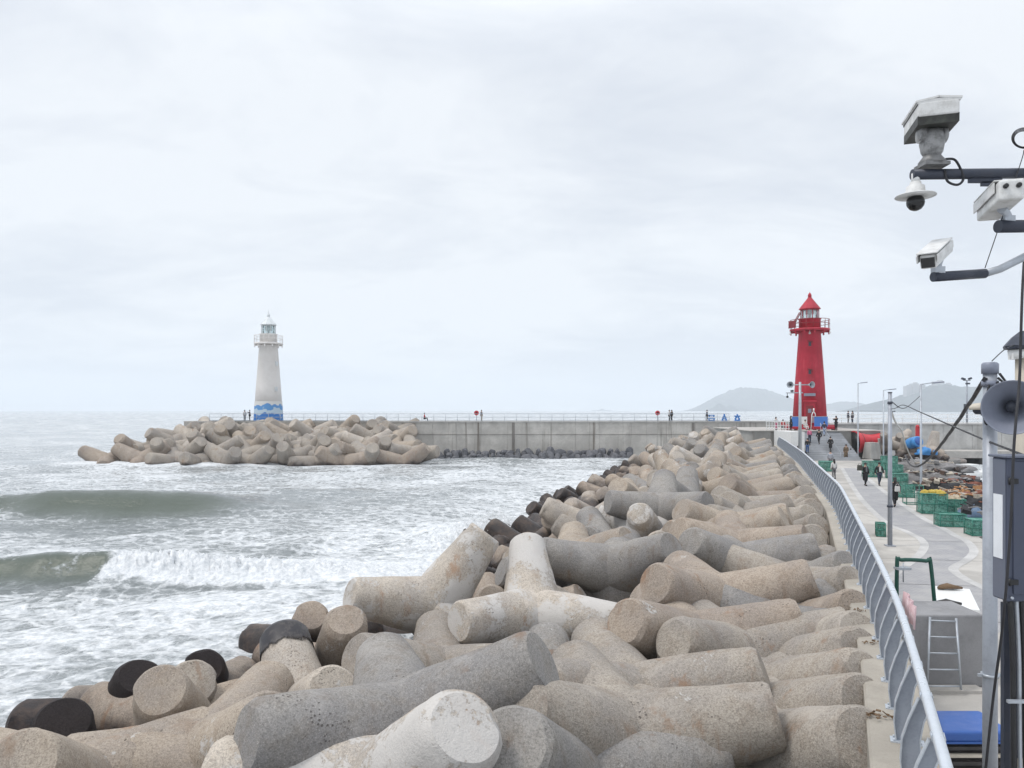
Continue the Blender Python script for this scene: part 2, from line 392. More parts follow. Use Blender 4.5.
# ------------------------------------------------------------------ sea
def make_sea():
    k1 = np.linspace(1 / 11.0, 1 / 135.0, 430)
    ys = np.concatenate([[3, 6, 9], 1 / k1, np.geomspace(138, 8200, 68)])
    tx = np.concatenate([[-3, -2.2, -1.7, -1.3, -1.0, -.85], np.linspace(-.76, .26, 640), np.linspace(.275, .8, 40), [1.1, 1.5, 2.2, 3]])
    Y = np.repeat(ys[:, None], len(tx), 1); X = Y * tx[None, :]
    X[:3] = 11 * tx[None, :]
    cell = np.gradient(ys)[:, None] * np.ones_like(X)
    Z = np.zeros_like(X)
    for i in range(64):
        lam = 0.45 * (1.082 ** i); ang = npr.normal(math.pi * .62, .55) ; ph = npr.uniform(0, 6.28)
        amp = .0068 * lam ** .92 * npr.uniform(.5, 1.3) * (0.55 if lam > 12 else 1)
        kx, ky = math.cos(ang) * 2 * math.pi / lam, math.sin(ang) * 2 * math.pi / lam
        wx = X + .35 * np.sin(Y * .31 + i) ; wy = Y + .5 * np.sin(X * .23 + i * 1.7)
        s = np.sin(kx * wx + ky * wy + ph)
        Z += np.clip((lam / (2.4 * cell) - 1), 0, 1) * amp * (1 - 2 * np.abs(np.abs((s + 1) / 2 - .5)) if i % 2 else s)
    def vn(x, y, seed):          # value noise
        r = np.random.default_rng(seed); g = r.random((64, 64))
        xi = np.floor(x).astype(int); yi = np.floor(y).astype(int); fx = x - xi; fy = y - yi
        fx = fx * fx * (3 - 2 * fx); fy = fy * fy * (3 - 2 * fy)
        a = g[yi % 64, xi % 64]; b = g[yi % 64, (xi + 1) % 64]; c = g[(yi + 1) % 64, xi % 64]; d_ = g[(yi + 1) % 64, (xi + 1) % 64]
        return (a * (1 - fx) + b * fx) * (1 - fy) + (c * (1 - fx) + d_ * fx) * fy
    def fbm(x, y, seed, o=4):
        t = 0; a = .5
        for k in range(o): t = t + a * vn(x * 2 ** k, y * 2 ** k, seed + k); a *= .5
        return t
    sm = lambda x, a, b: (lambda t: t * t * (3 - 2 * t))(np.clip((x - a) / (b - a), 0, 1))
    foam = np.zeros_like(X); green = np.zeros_like(X)
    # outer swell, unbroken
    yc = 56.3 + 1.2 * np.sin(X * .09 + .4) + .05 * X + .8 * (fbm(X * .12, Y * .02, 21) - .5)
    A = .98 * sm(X, -13, -25) * (.85 + .3 * fbm(X * .2, Y * 0, 5)); dd = Y - yc
    sw = np.where(dd < 0, np.exp(-(dd / 1.9) ** 2), np.exp(-(dd / 4.2) ** 2))
    Z += A * sw; green = np.maximum(green, sm(A, .25, .9) * np.where(dd < .3, np.exp(-((dd + 1.6) / 2.4) ** 2), 0))
    foam -= .5 * np.exp(-((dd + 1.2) / 2.2) ** 2) * sm(A, .2, .9)
    foam += .12 * sm(X, -20, -8) * np.exp(-((dd + 1) / 5) ** 2)
    foam -= .22 * np.exp(-((Y - 45.5) / 2.4) ** 2) * sm(X, -12, -22)
    # inner breaker: glassy on the left, tumbling white water to the right
    yc = 32.6 + .05 * (X + 18) + .5 * np.sin(X * .28 + 1.0) + .9 * (fbm(X * .35, Y * 0, 31) - .5)
    broken = sm(X + .8 * (fbm(X * .8, Y * .8, 77) - .5), -17.6, -17.0)
    A = (.90 - .5 * sm(X, -15, -3)) * (1 - .22 * broken) * sm(X, 1.0, -5); dd = Y - yc
    front = np.where(broken > .5, 1.15, .95); back = np.where(broken > .5, 2.3, 3.2)
    sw = np.where(dd < 0, np.exp(-np.abs(dd / front) ** 2.2), np.exp(-(dd / back) ** 2))
    bub = fbm(X * 1.9, Y * 1.9, 41, 5) - .5; bub2 = fbm(X * 7, Y * 7, 51, 4) - .5
    Z += A * sw * (1 + broken * (bub * .9)) + broken * A * sw * bub2 * .75
    green = np.maximum(green, (1 - broken) * sm(A, .2, .7) * np.where(dd < .2, np.exp(-((dd + .7) / 1.1) ** 2), 0))
    foam += broken * np.exp(-np.abs((dd + .1) / np.where(dd < 0, 1.35, 3.2)) ** 3) * (.95 * sm(A, .05, .4))
    foam -= .5 * (1 - broken) * np.where(dd < .25, np.exp(-((dd + .9) / 1.7) ** 2), 0)
    foam -= .25 * np.exp(-((dd + 2.1) / .8) ** 2) * sm(X, -4, -14)
    # surf thrown up against the armour blocks
    sx, sy = 0.2, 46.0
    g = np.exp(-(((X + 1.9) / 2.6) ** 2 + ((Y - 42.5) / 4.5) ** 2))
    Z += g * (.75 + 1.5 * bub + .6 * bub2) ; foam += 1.0 * g
    # overall cover: thick lace inshore, streaks farther out
    shore = np.abs(X - np.array([rail_x(min(y, 84)) for y in ys])[:, None] + 16.5)
    foam += np.where(Y < 90, .26 * np.exp(-shore / 9.0), 0) + .13 * sm(Y, 62, 34) + .10 * sm(Y, 160, 50) + .13 * sm(Y, 46, 90)
    isl = np.exp(-(np.abs(Y - 98.5) / 2.2) ** 2) * sm(X, -62, -54) * sm(X, -6, -14)
    foam += .5 * isl
    pat = fbm(X * .16, Y * .11, 91, 5) - .5
    foam += pat * .75
    v = np.stack([X, Y, Z], -1).reshape(-1, 3)
    nr, nc = X.shape; idx = np.arange(nr * nc).reshape(nr, nc)
    f = np.stack([idx[:-1, :-1], idx[:-1, 1:], idx[1:, 1:], idx[1:, :-1]], -1).reshape(-1, 4)
    me = bpy.data.meshes.new('sea')
    me.vertices.add(len(v)); me.vertices.foreach_set('co', v.ravel())
    me.loops.add(len(f) * 4); me.loops.foreach_set('vertex_index', f.ravel())
    me.polygons.add(len(f)); me.polygons.foreach_set('loop_start', np.arange(0, len(f) * 4, 4)); me.polygons.foreach_set('loop_total', np.full(len(f), 4))
    me.update(); me.validate()
    me.polygons.foreach_set('use_smooth', [True] * len(me.polygons))
    for nm, a in (('foam', foam), ('swell', green)):
        at_ = me.attributes.new(nm, 'FLOAT', 'POINT'); at_.data.foreach_set('value', a.ravel().astype(np.float32))
    t = NT('sea_water')
    fa = t.node('ShaderNodeAttribute', attribute_name='foam').outputs['Fac']
    ga = t.node('ShaderNodeAttribute', attribute_name='swell').outputs['Fac']
    w = t.coord('World')
    warp = t.node('ShaderNodeVectorMath', operation='MULTIPLY_ADD')
    t.l.new(t.noise(w, .55, 4, .6, out='Color'), warp.inputs[0]); warp.inputs[1].default_value = (2.4, 2.4, 0); t.l.new(w, warp.inputs[2])
    ve = t.voro(warp.outputs[0], 1.15, 'DISTANCE_TO_EDGE'); ve2 = t.voro(warp.outputs[0], 3.1, 'DISTANCE_TO_EDGE')
    lace = t.math('ADD', t.sstep(ve, .26, .0), t.math('MULTIPLY', t.sstep(ve2, .22, .0), .5))
    st = t.noise(t.coord('World', (.55, 1.5, 1)), .9, 9, .68, .7); mid = t.noise(w, 2.6, 7, .7)
    far = t.noise(t.coord('World', (.10, .42, 1), (4, 9, 0)), 1.0, 9, .7)
    pat = t.math('ADD', t.math('MULTIPLY', t.math('SUBTRACT', st, .5), 1.5), t.math('MULTIPLY', t.math('SUBTRACT', mid, .5), .9))
    pat = t.math('ADD', pat, t.math('MULTIPLY', t.math('SUBTRACT', lace, .5), .30))
    pat = t.math('ADD', pat, t.math('MULTIPLY', t.math('SUBTRACT', far, .5), 1.0))
    ff = t.sstep(t.math('ADD', pat, t.math('SUBTRACT', fa, .30)), -.26, .46)
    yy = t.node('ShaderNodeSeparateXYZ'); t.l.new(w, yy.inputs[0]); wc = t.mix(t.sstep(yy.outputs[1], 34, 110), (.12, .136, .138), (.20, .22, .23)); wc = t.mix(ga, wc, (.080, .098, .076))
    # silty water stirred white under thin foam
    thin = t.sstep(t.math('ADD', pat, t.math('SUBTRACT', fa, .30)), -.7, .2)
    wc = t.mix(t.math('MULTIPLY', t.math('MULTIPLY', thin, .7), t.math('SUBTRACT', 1.0, ga, clamp=True)), wc, (.40, .42, .43))
    c = t.mix(t.math('MULTIPLY', ff, .94), wc, t.mix(t.sstep(t.math('ADD', t.math('MULTIPLY', mid, .5), t.math('MULTIPLY', t.noise(w, 7, 5, .7), .5)), .36, .62), (.50, .53, .56), (.82, .83, .84)))
    rip = t.noise(t.coord('World', (1, 1.6, 1)), 3.5, 6, .65); rip2 = t.noise(t.coord('World', (.25, .5, 1)), 1.3, 6, .65)
    hh = t.math('ADD', t.math('MULTIPLY', rip, .35), t.math('MULTIPLY', rip2, .9)); fr = t.noise(w, 9, 6, .75); hh = t.math('ADD', hh, t.math('MULTIPLY', ff, t.math('ADD', .15, t.math('MULTIPLY', fr, .5))))
    bn = t.node('ShaderNodeBump'); bn.inputs['Distance'].default_value = .16; t.l.new(hh, bn.inputs['Height']); t.l.new(t.sstep(yy.outputs[1], 30, 260, .6, .16), bn.inputs['Strength']); t.l.new(bn.outputs[0], t.b.inputs['Normal'])
    t.b.inputs['IOR'].default_value = 1.33
    t.done(c, t.math('ADD', .16, t.math('MULTIPLY', ff, .6)), 0, .5)
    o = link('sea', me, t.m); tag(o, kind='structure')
make_sea()

# ------------------------------------------------------------------ quay, parapet, rubble core
m = MB(); mb2 = MB()
Ys = list(np.linspace(3, 86, 50))
for a, b in zip(Ys[:-1], Ys[1:]):
    mm = m
    mm.face([rail_pt(a, .2, QZ), Vector((quay_x(a), a, QZ)), Vector((quay_x(b), b, QZ)), rail_pt(b, .2, QZ)])
    mm.face([Vector((quay_x(a), a, QZ)), Vector((quay_x(a), a, -1)), Vector((quay_x(b), b, -1)), Vector((quay_x(b), b, QZ))])
o = m.build('walkway', M['quay']); tag(o, kind='structure')
# wavy band of grey setts with a pale border, laid in the walkway
L_ = [(842, 468), (850, 482), (862, 500), (885, 522), (905, 531), (914, 535.6), (920, 538.5), (924.5, 545), (921, 553), (912, 561), (895, 574), (870, 600), (868, 640), (880, 690)]
R_ = [(857, 468), (872, 482), (893, 498), (921, 517), (944, 529), (956, 536), (967, 541.5), (974, 551), (967, 560), (956, 566), (954, 571), (967, 580), (984, 588), (1035, 615)]
def smooth_path(pts, n=8):
    out = []
    P = [Vector(p) for p in pts]
    for i in range(len(P) - 1):
        p0, p1, p2, p3 = P[max(i - 1, 0)], P[i], P[i + 1], P[min(i + 2, len(P) - 1)]
        for k in range(n):
            u = k / n
            out.append(.5 * ((2 * p1) + (p2 - p0) * u + (2 * p0 - 5 * p1 + 4 * p2 - p3) * u * u + (3 * p1 - p0 - 3 * p2 + p3) * u ** 3))
    out.append(P[-1]); return out
def plan(pts, z): return [at(px, py, QZ) + Vector((0, 0, z)) for px, py in pts]
Lp = smooth_path(plan(L_, .004)); Rp = smooth_path(plan(R_, .004))
m = MB()
for i in range(len(Lp) - 1):
    m.face([Lp[i], Rp[i], Rp[i + 1], Lp[i + 1]])
t = NT('setts'); v = t.coord('World')
br = t.node('ShaderNodeTexBrick'); t.l.new(t.coord('World'), br.inputs['Vector'])
br.inputs['Color1'].default_value = (.27, .275, .30, 1); br.inputs['Color2'].default_value = (.36, .36, .38, 1); br.inputs['Mortar'].default_value = (.17, .17, .19, 1)
br.inputs['Scale'].default_value = 3.0; br.inputs['Mortar Size'].default_value = .03
g = t.noise(v, 1.2, 5, .6)
t.bump(br.outputs['Fac'], -.3, .01)
t.done(t.mix(t.math('ADD', .42, t.math('MULTIPLY', t.sstep(g, .4, .7), .45)), br.outputs['Color'], (.40, .39, .385)), .85, 0, .25)
o = m.build('path', t.m); tag(o, kind='structure')
def ribbon(path, w, z):
    m = MB(); L1 = []; L2 = []
    for i, p in enumerate(path):
        tt = (path[min(i + 1, len(path) - 1)] - path[max(i - 1, 0)]).normalized(); n = Vector((tt.y, -tt.x, 0))
        L1.append(p + n * w + Vector((0, 0, z))); L2.append(p - n * w + Vector((0, 0, z)))
    for i in range(len(path) - 1): m.face([L1[i], L2[i], L2[i + 1], L1[i + 1]])
    return m
kerb = concrete('border_stone', (.50, .49, .48), .3)
m = ribbon(Lp, .16, .005); m2 = ribbon(Rp, .16, .005); k = len(m.v)
m.v += m2.v; m.f += [tuple(a + k for a in f) for f in m2.f]; m.mi += m2.mi; m.sm += m2.sm
o = m.build('path_border', kerb); tag(o, kind='structure')
# dark joints across the quay slab
m = MB()
for Y in np.arange(8, 84, 4.2):
    a = rail_pt(Y, .5, QZ + .004); b = Vector((quay_x(Y) - .1, Y - 1.2, QZ + .004))
    m.face([a, b, b + Vector((0, .045, 0)), a + Vector((0, .045, 0))])
o = m.build('slab_joints', concrete('joint_dark', (.24, .23, .21), .2)); tag(o, kind='structure')

# sloping rubble beside the quay, under the fishing gear
m = MB(); n_ = 30
def apron_w(Y): return float(np.interp(Y, [26, 34, 44, 60, 75, 84], [.5, 3, 5.5, 8, 9, 8.5]))
AY = np.linspace(24, 86, 40); rows = []
for Y in AY:
    rows.append([Vector((quay_x(Y) + .02 + apron_w(Y) * k / 10, Y, QZ - .12 - 2.6 * max(0, k / 10 - .55) * 2 + rnd.uniform(-.12, .12))) for k in range(11)])
for i in range(len(rows) - 1):
    for k in range(10): m.face([rows[i][k], rows[i][k + 1], rows[i + 1][k + 1], rows[i + 1][k]])
o = m.build('rubble_slope', concrete('rubble_grey', (.24, .235, .225), .4)); tag(o, kind='structure')

# parapet along the seaward edge
m = MB(); Ys = np.concatenate([np.linspace(2.2, 30, 40), np.linspace(31, 84.5, 45)]); rings = []
for Y in Ys:
    rings.append([rail_pt(Y, -.42, -.5), rail_pt(Y, .30, -.5), rail_pt(Y, .30, PZ - .03), rail_pt(Y, .27, PZ), rail_pt(Y, -.39, PZ), rail_pt(Y, -.42, PZ - .03)])
m.rings(rings, smooth=False)
o = m.build('parapet', M['parapet']); tag(o, 'long beige concrete parapet carrying the grey railing beside the tetrapods', 'parapet')

# core of the mole beneath the armour
def mole_z(o):       # height of block centres by distance seaward of the railing
    return float(np.interp(o, [0, 5, 8, 12, 16, 19], [3.0, 3.1, 3.0, 1.5, -.05, -1.0]))
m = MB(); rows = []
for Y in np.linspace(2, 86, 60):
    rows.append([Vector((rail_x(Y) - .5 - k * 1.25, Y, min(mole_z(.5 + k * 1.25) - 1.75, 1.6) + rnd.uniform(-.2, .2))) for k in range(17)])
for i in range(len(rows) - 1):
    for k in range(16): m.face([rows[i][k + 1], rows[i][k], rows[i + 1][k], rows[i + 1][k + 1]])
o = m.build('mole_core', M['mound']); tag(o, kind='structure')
# core under the far round head
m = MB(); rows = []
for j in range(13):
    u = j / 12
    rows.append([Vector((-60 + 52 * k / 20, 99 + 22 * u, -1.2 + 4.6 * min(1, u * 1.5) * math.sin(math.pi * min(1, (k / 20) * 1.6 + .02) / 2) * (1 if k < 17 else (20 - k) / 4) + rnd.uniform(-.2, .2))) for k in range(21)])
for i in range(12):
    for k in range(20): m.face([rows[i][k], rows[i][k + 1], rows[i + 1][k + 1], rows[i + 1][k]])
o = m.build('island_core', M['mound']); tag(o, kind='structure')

# ------------------------------------------------------------------ breakwater wall
WY = 115.0
wall = thing('breakwater_wall', 'long grey stained concrete breakwater wall running from the white lighthouse to the red one', 'breakwater', (0, WY, 0))
m = MB()
x = -48.0
while x < 41:
    w = 3.6; m.box((x + w / 2, 3.5, 2.15), (w - .025, 7.0, 7.3), mi=0); x += w
m.box((-3.5, 3.6, 1.9), (88.8, 6.7, 7.2))
m.build('wall_body', M['wall'], wall)
m = MB(); m.box((-3.5, 3.45, 5.80), (89.6, 7.2, .20)); m.build('coping', concrete('coping', (.44, .43, .41), .4, True), wall)
m = MB(); m.box((-3.5, -.03, 3.9), (89, .05, .06))
for xx in (0.2, 27.4): m.box((xx, -.04, 2.4), (.42, .06, 6.6))
m.build('joint_lines', concrete('wall_joint_grey', (.24, .22, .20), .3, True), wall)  # darker grey strips for the joints of the wall
def far_railing(name, label, p0, p1, n, h, parts=2, mat='steel', r=.03):
    t_ = thing(name, label, 'railing', p0)
    v_ = Vector(p1) - Vector(p0)
    for k in range(parts):
        mm = MB(); zz = h - k * h * .45
        mm.tube([(0, 0, zz), v_ + Vector((0, 0, zz))], r, 6); mm.build('rail', M[mat], t_)
    mm = MB(); mm.tube([(0, 0, 0), (0, 0, h)], r, 6); me = mm.mesh('post'); me.materials.append(M[mat])
    for k in range(n + 1):
        o_ = link('post', me, None, t_); o_.location = v_ * (k / n)
    return t_
far_railing('breakwater_railing', 'thin grey pipe railing along the top of the long breakwater wall', (-46, WY + .5, 5.88), (33, WY + .5, 5.88), 44, 1.15, 3, 'steel', .034)
# landward arm of the breakwater on the right
wall2 = thing('breakwater_wall', 'lower pale concrete harbour wall behind the red hollow form, running out of frame at right', 'breakwater', (0, 104, 0))
m = MB(); x = 43.0
while x < 90:
    m.box((x + 2.0, 2.5, 2.1), (3.96, 5, 7.1)); x += 4
m.box((66.5, 2.6, 1.9), (47, 4.7, 7.0))
m.build('wall_body', concrete('pale_wall', (.52, .515, .50), .35, True), wall2)
m = MB(); m.box((66.5, 2.4, 5.68), (47.4, 5.2, .16)); m.build('coping', concrete('pale_coping', (.50, .49, .48), .4, True), wall2)
m = MB()
for xx in (54.8, 70.9): m.box((xx, -.06, 2.8), (.5, .12, 5.4))
m.build('pilaster', concrete('pilaster', (.36, .355, .35), .4, True), wall2)
far_railing('breakwater_railing', 'pale pipe railing on top of the right harbour wall behind the lamp posts', (43.2, 104.4, 5.76), (89, 104.4, 5.76), 22, 1.2, 3, 'light_white', .03)
# low landing ledge in front of it
ledge = thing('landing_ledge', 'low concrete landing ledge with dark shaded face at the harbour water', 'ledge', (0, 0, 0))
m = MB(); m.box((66, 101.6, 1.75), (22, 4.2, .9)); m.build('deck_slab', M['quay'], ledge)
m = MB()
for k in range(8): m.box((56.5 + k * 2.7, 101.6, .2), (.8, 3.4, 2.4))
m.build('pier', M['mound'], ledge)

# ------------------------------------------------------------------ riprap boulders
def rock_mesh(seed, r=1.0):
    g = random.Random(seed); bm = bmesh.new(); bmesh.ops.create_icosphere(bm, subdivisions=2, radius=r)
    pl = [(Vector((g.gauss(0, 1), g.gauss(0, 1), g.gauss(0, 1))).normalized(), g.uniform(.55, .85)) for _ in range(9)]
    for v_ in bm.verts:
        for n, d_ in pl:
            e = v_.co.dot(n) - d_ * r
            if e > 0: v_.co -= n * e
        v_.co.x *= 1.25; v_.co.z *= .8
    me = bpy.data.meshes.new('boulder'); bm.to_mesh(me); bm.free(); return me
rocks = [rock_mesh(s) for s in range(5)]
rock_mat = paint('boulder_dark', (.10, .102, .115), .7, 0, .5, 1.5, (.20, .20, .21))
for me in rocks: me.materials.append(rock_mat)
k = 0
for row in range(3):
    xs = -20.0 + row * .5
    while xs < 19 - row:
        s = rnd.uniform(.55, .9)
        o = link('boulder', rocks[k % 5]); o.location = (xs, WY - 1.0 - row * 1.1 + rnd.uniform(-.3, .3), 1.05 - row * .55 + rnd.uniform(-.15, .2))
        o.scale = (s, s, s); o.rotation_euler = (rnd.uniform(0, 6), rnd.uniform(0, 6), rnd.uniform(0, 6))
        tag(o, 'dark grey boulder in the riprap strip at the foot of the breakwater wall', 'boulder', 'boulders along the foot of the breakwater wall')
        xs += s * rnd.uniform(1.25, 1.7); k += 1

# ------------------------------------------------------------------ plaza and stairs at the red lighthouse
pz = 5.1
plaza = thing('lighthouse_plaza', 'raised grey concrete platform carrying the red lighthouse', 'platform', (0, 0, 0))
m = MB(); m.box((30.95, 97.5, pz / 2 - .3), (5.4, 16.5, pz + .6)); m.box((36.0, 98.2, pz / 2 - .3), (4.7, 16.5, pz + .6)); m.box((40.8, 97.5, pz / 2 - .3), (4.9, 16.5, pz + .6)); m.build('platform_body', M['plaza'], plaza)
m = MB(); m.box((36.0, 97.6, pz + .05), (16, 17, .1)); m.build('paving', M['quay'], plaza)
m = MB(); m.box((31.4, 86.2, 3.5), (1.5, 5.4, 3.4)); m.build('stair_cheek', M['white'], plaza)
st = thing('staircase', 'wide grey concrete steps climbing from the quay to the red lighthouse', 'stairs', (0, 0, 0))
m = MB(); n_ = 17
for k in range(n_):
    h = QZ + (pz - QZ) * (k + 1) / n_; y0 = 83.9 + k * .34
    m.box((35.85, (y0 + 90) / 2, (h + 1.0) / 2), (5.5, 90 - y0, h - 1.0))
m.build('steps', M['stair'], st)
m = MB(); m.box((36.3, 86.0, 4.0), (.06, .06, .06)); m.tube([(36.3, 84, 2.9), (36.3, 89.5, 6.05)], .03, 6)
for k in range(4): m.tube([(36.3, 84 + k * 1.8, 2.0 + k * .95), (36.3, 84 + k * 1.8, 2.9 + k * 1.03)], .025, 6)
m.build('handrail', M['steel'], st)
fence = thing('picket_fence', 'white rail fence on the platform edge left of the red lighthouse', 'fence', (30.0, 89.6, pz + .1))
me = MB(); me.box((0, 0, .55), (.07, .05, 1.1)); me = me.mesh('picket'); me.materials.append(M['white'])
for k in range(9):
    o = link('picket', me, None, fence); o.location = (k * .33, 0, 0)
m = MB(); m.box((1.32, -.05, 1.05), (2.8, .04, .09)); m.box((1.32, -.05, .55), (2.8, .04, .07)); m.box((1.32, -.05, .2), (2.8, .04, .07)); m.build('rail', M['white'], fence)
far_railing('platform_railing', 'grey pipe railing round the platform right of the red lighthouse', (39.2, 103.6, pz + .1), (43.2, 103.6, pz + .1), 5, 1.15, 3, 'steel', .03)

# ------------------------------------------------------------------ lighthouses
def gallery_rail(parent, R_, z, h, n, mat, gap=None):
    mm = MB()
    for zz in (h, h * .55):
        pts = [(R_ * math.cos(2 * math.pi * k / 40), R_ * math.sin(2 * math.pi * k / 40), z + zz) for k in range(41)]
        mm.tube(pts, .035, 6, caps=False)
    g = mm.build('gallery_railing', mat, parent)
    p = MB(); p.tube([(0, 0, 0), (0, 0, h)], .03, 6); me_ = p.mesh('baluster'); me_.materials.append(mat)
    for k in range(n):
        o_ = link('baluster', me_, None, g); o_.location = (R_ * math.cos(2 * math.pi * k / n), R_ * math.sin(2 * math.pi * k / n), z)
glass = NT('lantern_glass'); glass.b.inputs['Transmission Weight'].default_value = .75
glass = glass.done((.72, .86, .88), .06)
def lighthouse(name, label, loc, base_r, top_r, z_gal, gal_r, drum_r, z_drum, lan_r, z_lan, z_roof, z_tip, mt, mroof, mgal, mlan, n=40):
    L = thing(name, label, 'lighthouse', loc)
    mm = MB(); mm.lathe([(base_r, 0), (base_r * .55 + top_r * .45 + .02, z_gal * .45), (top_r, z_gal - .35), (top_r + .12, z_gal - .2), (top_r + .16, z_gal)], n=n)
    tw = mm.build('tower', mt, L)
    mm = MB(); mm.lathe([(gal_r - .12, z_gal), (gal_r, z_gal + .06), (gal_r, z_gal + .24), (gal_r - .05, z_gal + .3)], n=n); g = mm.build('gallery_deck', mgal, L)
    b = MB(); b.box((.5, 0, 0), (.7, .12, .14)); b.box((.82, 0, -.14), (.12, .16, .3)); me_ = b.mesh('bracket'); me_.materials.append(mgal)
    for k in range(12):
        o_ = link('bracket', me_, None, g); a = 2 * math.pi * k / 12 + .26; o_.location = ((gal_r - .9) * math.cos(a), (gal_r - .9) * math.sin(a), z_gal - .06); o_.rotation_euler = (0, 0, a)
    mm = MB(); mm.lathe([(drum_r, z_gal + .3), (drum_r, z_drum - .1), (drum_r + .08, z_drum - .06), (drum_r + .08, z_drum)], n=n); mm.build('watch_room', mt, L)
    lan = thing('lantern_room', None, None, (0, 0, 0)); lan.parent = L
    mm = MB(); mm.lathe([(lan_r - .06, z_drum), (lan_r - .06, z_lan)], n=10, smooth=False, caps=False); mm.build('pane', glass, lan)
    mm = MB()
    for k in range(10):
        a = 2 * math.pi * k / 10; mm.tube([(lan_r * math.cos(a), lan_r * math.sin(a), z_drum), (lan_r * math.cos(a), lan_r * math.sin(a), z_lan)], .05, 6)
    mm.lathe([(lan_r + .04, z_lan - .12), (lan_r + .04, z_lan)], n=20); mm.build('mullion', mlan, lan)
    mm = MB(); mm.lathe([(.16, z_drum), (.16, z_drum + .5), (.34, z_drum + .55), (.40, z_drum + .85), (.30, z_drum + 1.15), (.1, z_drum + 1.3)], n=16); mm.build('lamp_lens', M['white'], lan)
    mm = MB(); mm.lathe([(lan_r + .22, z_lan), (lan_r + .22, z_lan + .08), (.22, z_roof), (.24, z_roof + .1)], n=10, smooth=False); rf = mm.build('roof', mroof, L)
    mm = MB(); mm.lathe([(.2, z_roof + .1), (.24, z_roof + .25), (.16, z_roof + .45), (.07, z_roof + .6), (.05, z_tip - .3), (.01, z_tip)], n=12); mm.build('finial', mroof, rf)
    return L
s = 120.0 / F
WX, WYL = (268.5 - 512) / F * 120, 120.0
WL = lighthouse('lighthouse', 'white round lighthouse with a blue wave mural round its foot', (WX, WYL, 5.88), 2.25, 1.42, 12.0, 2.22, 1.34, 13.7, 1.05, 15.1, 16.4, 17.6,
                M['light_white'], M['roof_grey'], M['light_white'], M['roof_grey'])
gallery_rail(WL, 2.16, 12.3, 1.15, 20, M['light_white'])
# mural band: painted waves, its own skin just proud of the tower
t = NT('wave_mural'); v = t.coord('Object')
sp = t.node('ShaderNodeSeparateXYZ'); t.l.new(v, sp.inputs[0])
wv = t.noise(t.coord('Object', (.9, .9, .9)), 1.0, 3, .5); wf = t.noise(t.coord('Object', (1, 1, 1.3)), 1.6, 5, .6, .8)
zb = t.math('ADD', sp.outputs[2], t.math('MULTIPLY', t.math('SUBTRACT', wv, .5), 1.7))
c = t.mix(t.sstep(zb, 1.15, 1.3), (.03, .19, .56), (.50, .62, .72))
c = t.mix(t.math('MULTIPLY', t.sstep(wf, .56, .60), t.sstep(zb, 1.5, .9)), c, (.32, .50, .70))
c = t.mix(t.sstep(zb, 1.85, 1.95), c, (.10, .30, .62))
c = t.mix(t.sstep(zb, 2.45, 2.55), c, (.70, .69, .67))
mur = t.done(c, .6)
WL.rotation_euler = (0, 0, math.atan2(-WX, WYL))
m = MB(); m.lathe([(2.26, .01), (2.10, 3.1)], n=48, caps=False); m.build('wave_mural', mur, WL)
m = MB()
for a, zc in ((-.95, 5.0), (-.75, 9.0)):
    p = Vector((math.cos(a), math.sin(a), 0)); rr = 2.25 + (1.42 - 2.25) * zc / 12
    m.box(p * (rr - .02) + Vector((0, 0, zc)), (.3, .5, .7), Matrix.Rotation(a, 3, 'Z'))
m.build('window', M['roof_grey'], WL)
LY = 96.0; LX = (809.7 - 512) / F * LY
RLB = pz + .1
RL = lighthouse('lighthouse', 'tall red tapering lighthouse on the raised platform at the end of the quay', (LX, LY, RLB + .55), 2.08, 1.33, 11.75, 2.4, 1.30, 13.35, 1.08, 14.55, 16.05, 16.8,
                M['red'], M['red'], M['red'], M['red'])
RL.rotation_euler = (0, 0, math.atan2(-LX, LY))
gallery_rail(RL, 2.33, 12.05, 1.15, 18, M['red_dark'])
m = MB(); m.lathe([(2.95, -.55), (2.95, -.02), (2.9, .0)], n=8, smooth=False); m.build('plinth', M['red'], RL)
m = MB(); m.box((0, -2.02, 1.5), (1.3, .5, 2.7)); m.box((0, -2.1, 2.95), (1.6, .6, .25)); dr = m.build('door_frame', M['red'], RL)
m = MB(); m.box((0, -2.285, 1.35), (.85, .04, 2.1)); dd = m.build('door', M['red_dark'], dr)
m = MB(); m.box((0, -2.31, 1.75), (.4, .03, .5)); m.build('door_window', M['horn'], dr)
m = MB(); m.box((0, -1.98, 3.75), (1.35, .12, .34), Matrix.Rotation(R(-4), 3, 'X')); m.build('name_plaque', M['horn'], RL)
for zc in (6.6, 10.1):
    rr = 2.08 + (1.33 - 2.08) * zc / 11.75
    m = MB(); m.box((0.02, -rr + .02, zc), (.5, .2, .75)); w_ = m.build('window', M['red'], RL)
    m = MB(); m.box((0.02, -rr - .085, zc - .04), (.32, .03, .5)); m.build('pane', M['horn_dark'], w_)
    m = MB(); m.box((0.05, -rr - .12, zc + .28), (.6, .34, .08), Matrix.Rotation(R(-22), 3, 'X') @ Matrix.Rotation(R(14), 3, 'Y')); m.build('hood', M['red_dark'], w_)
m = MB()
for k in range(3): m.tube([(-2.5, -.9, 12.1 + .4 * k + .1), (-1.6, -1.7, 12.1 + .4 * k + .1)], .06, 6)
m.box((-2.05, -1.35, 12.6), (1.1, .1, .9), Matrix.Rotation(R(-42), 3, 'Z')); m.tube([(-2.2, -.9, 12.2), (-1.2, -.4, 14.2)], .06, 6); m.tube([(-2.05, -.7, 12.2), (-1.05, -.2, 14.2)], .06, 6)
m.build('gallery_ladder', M['red_dark'], RL)
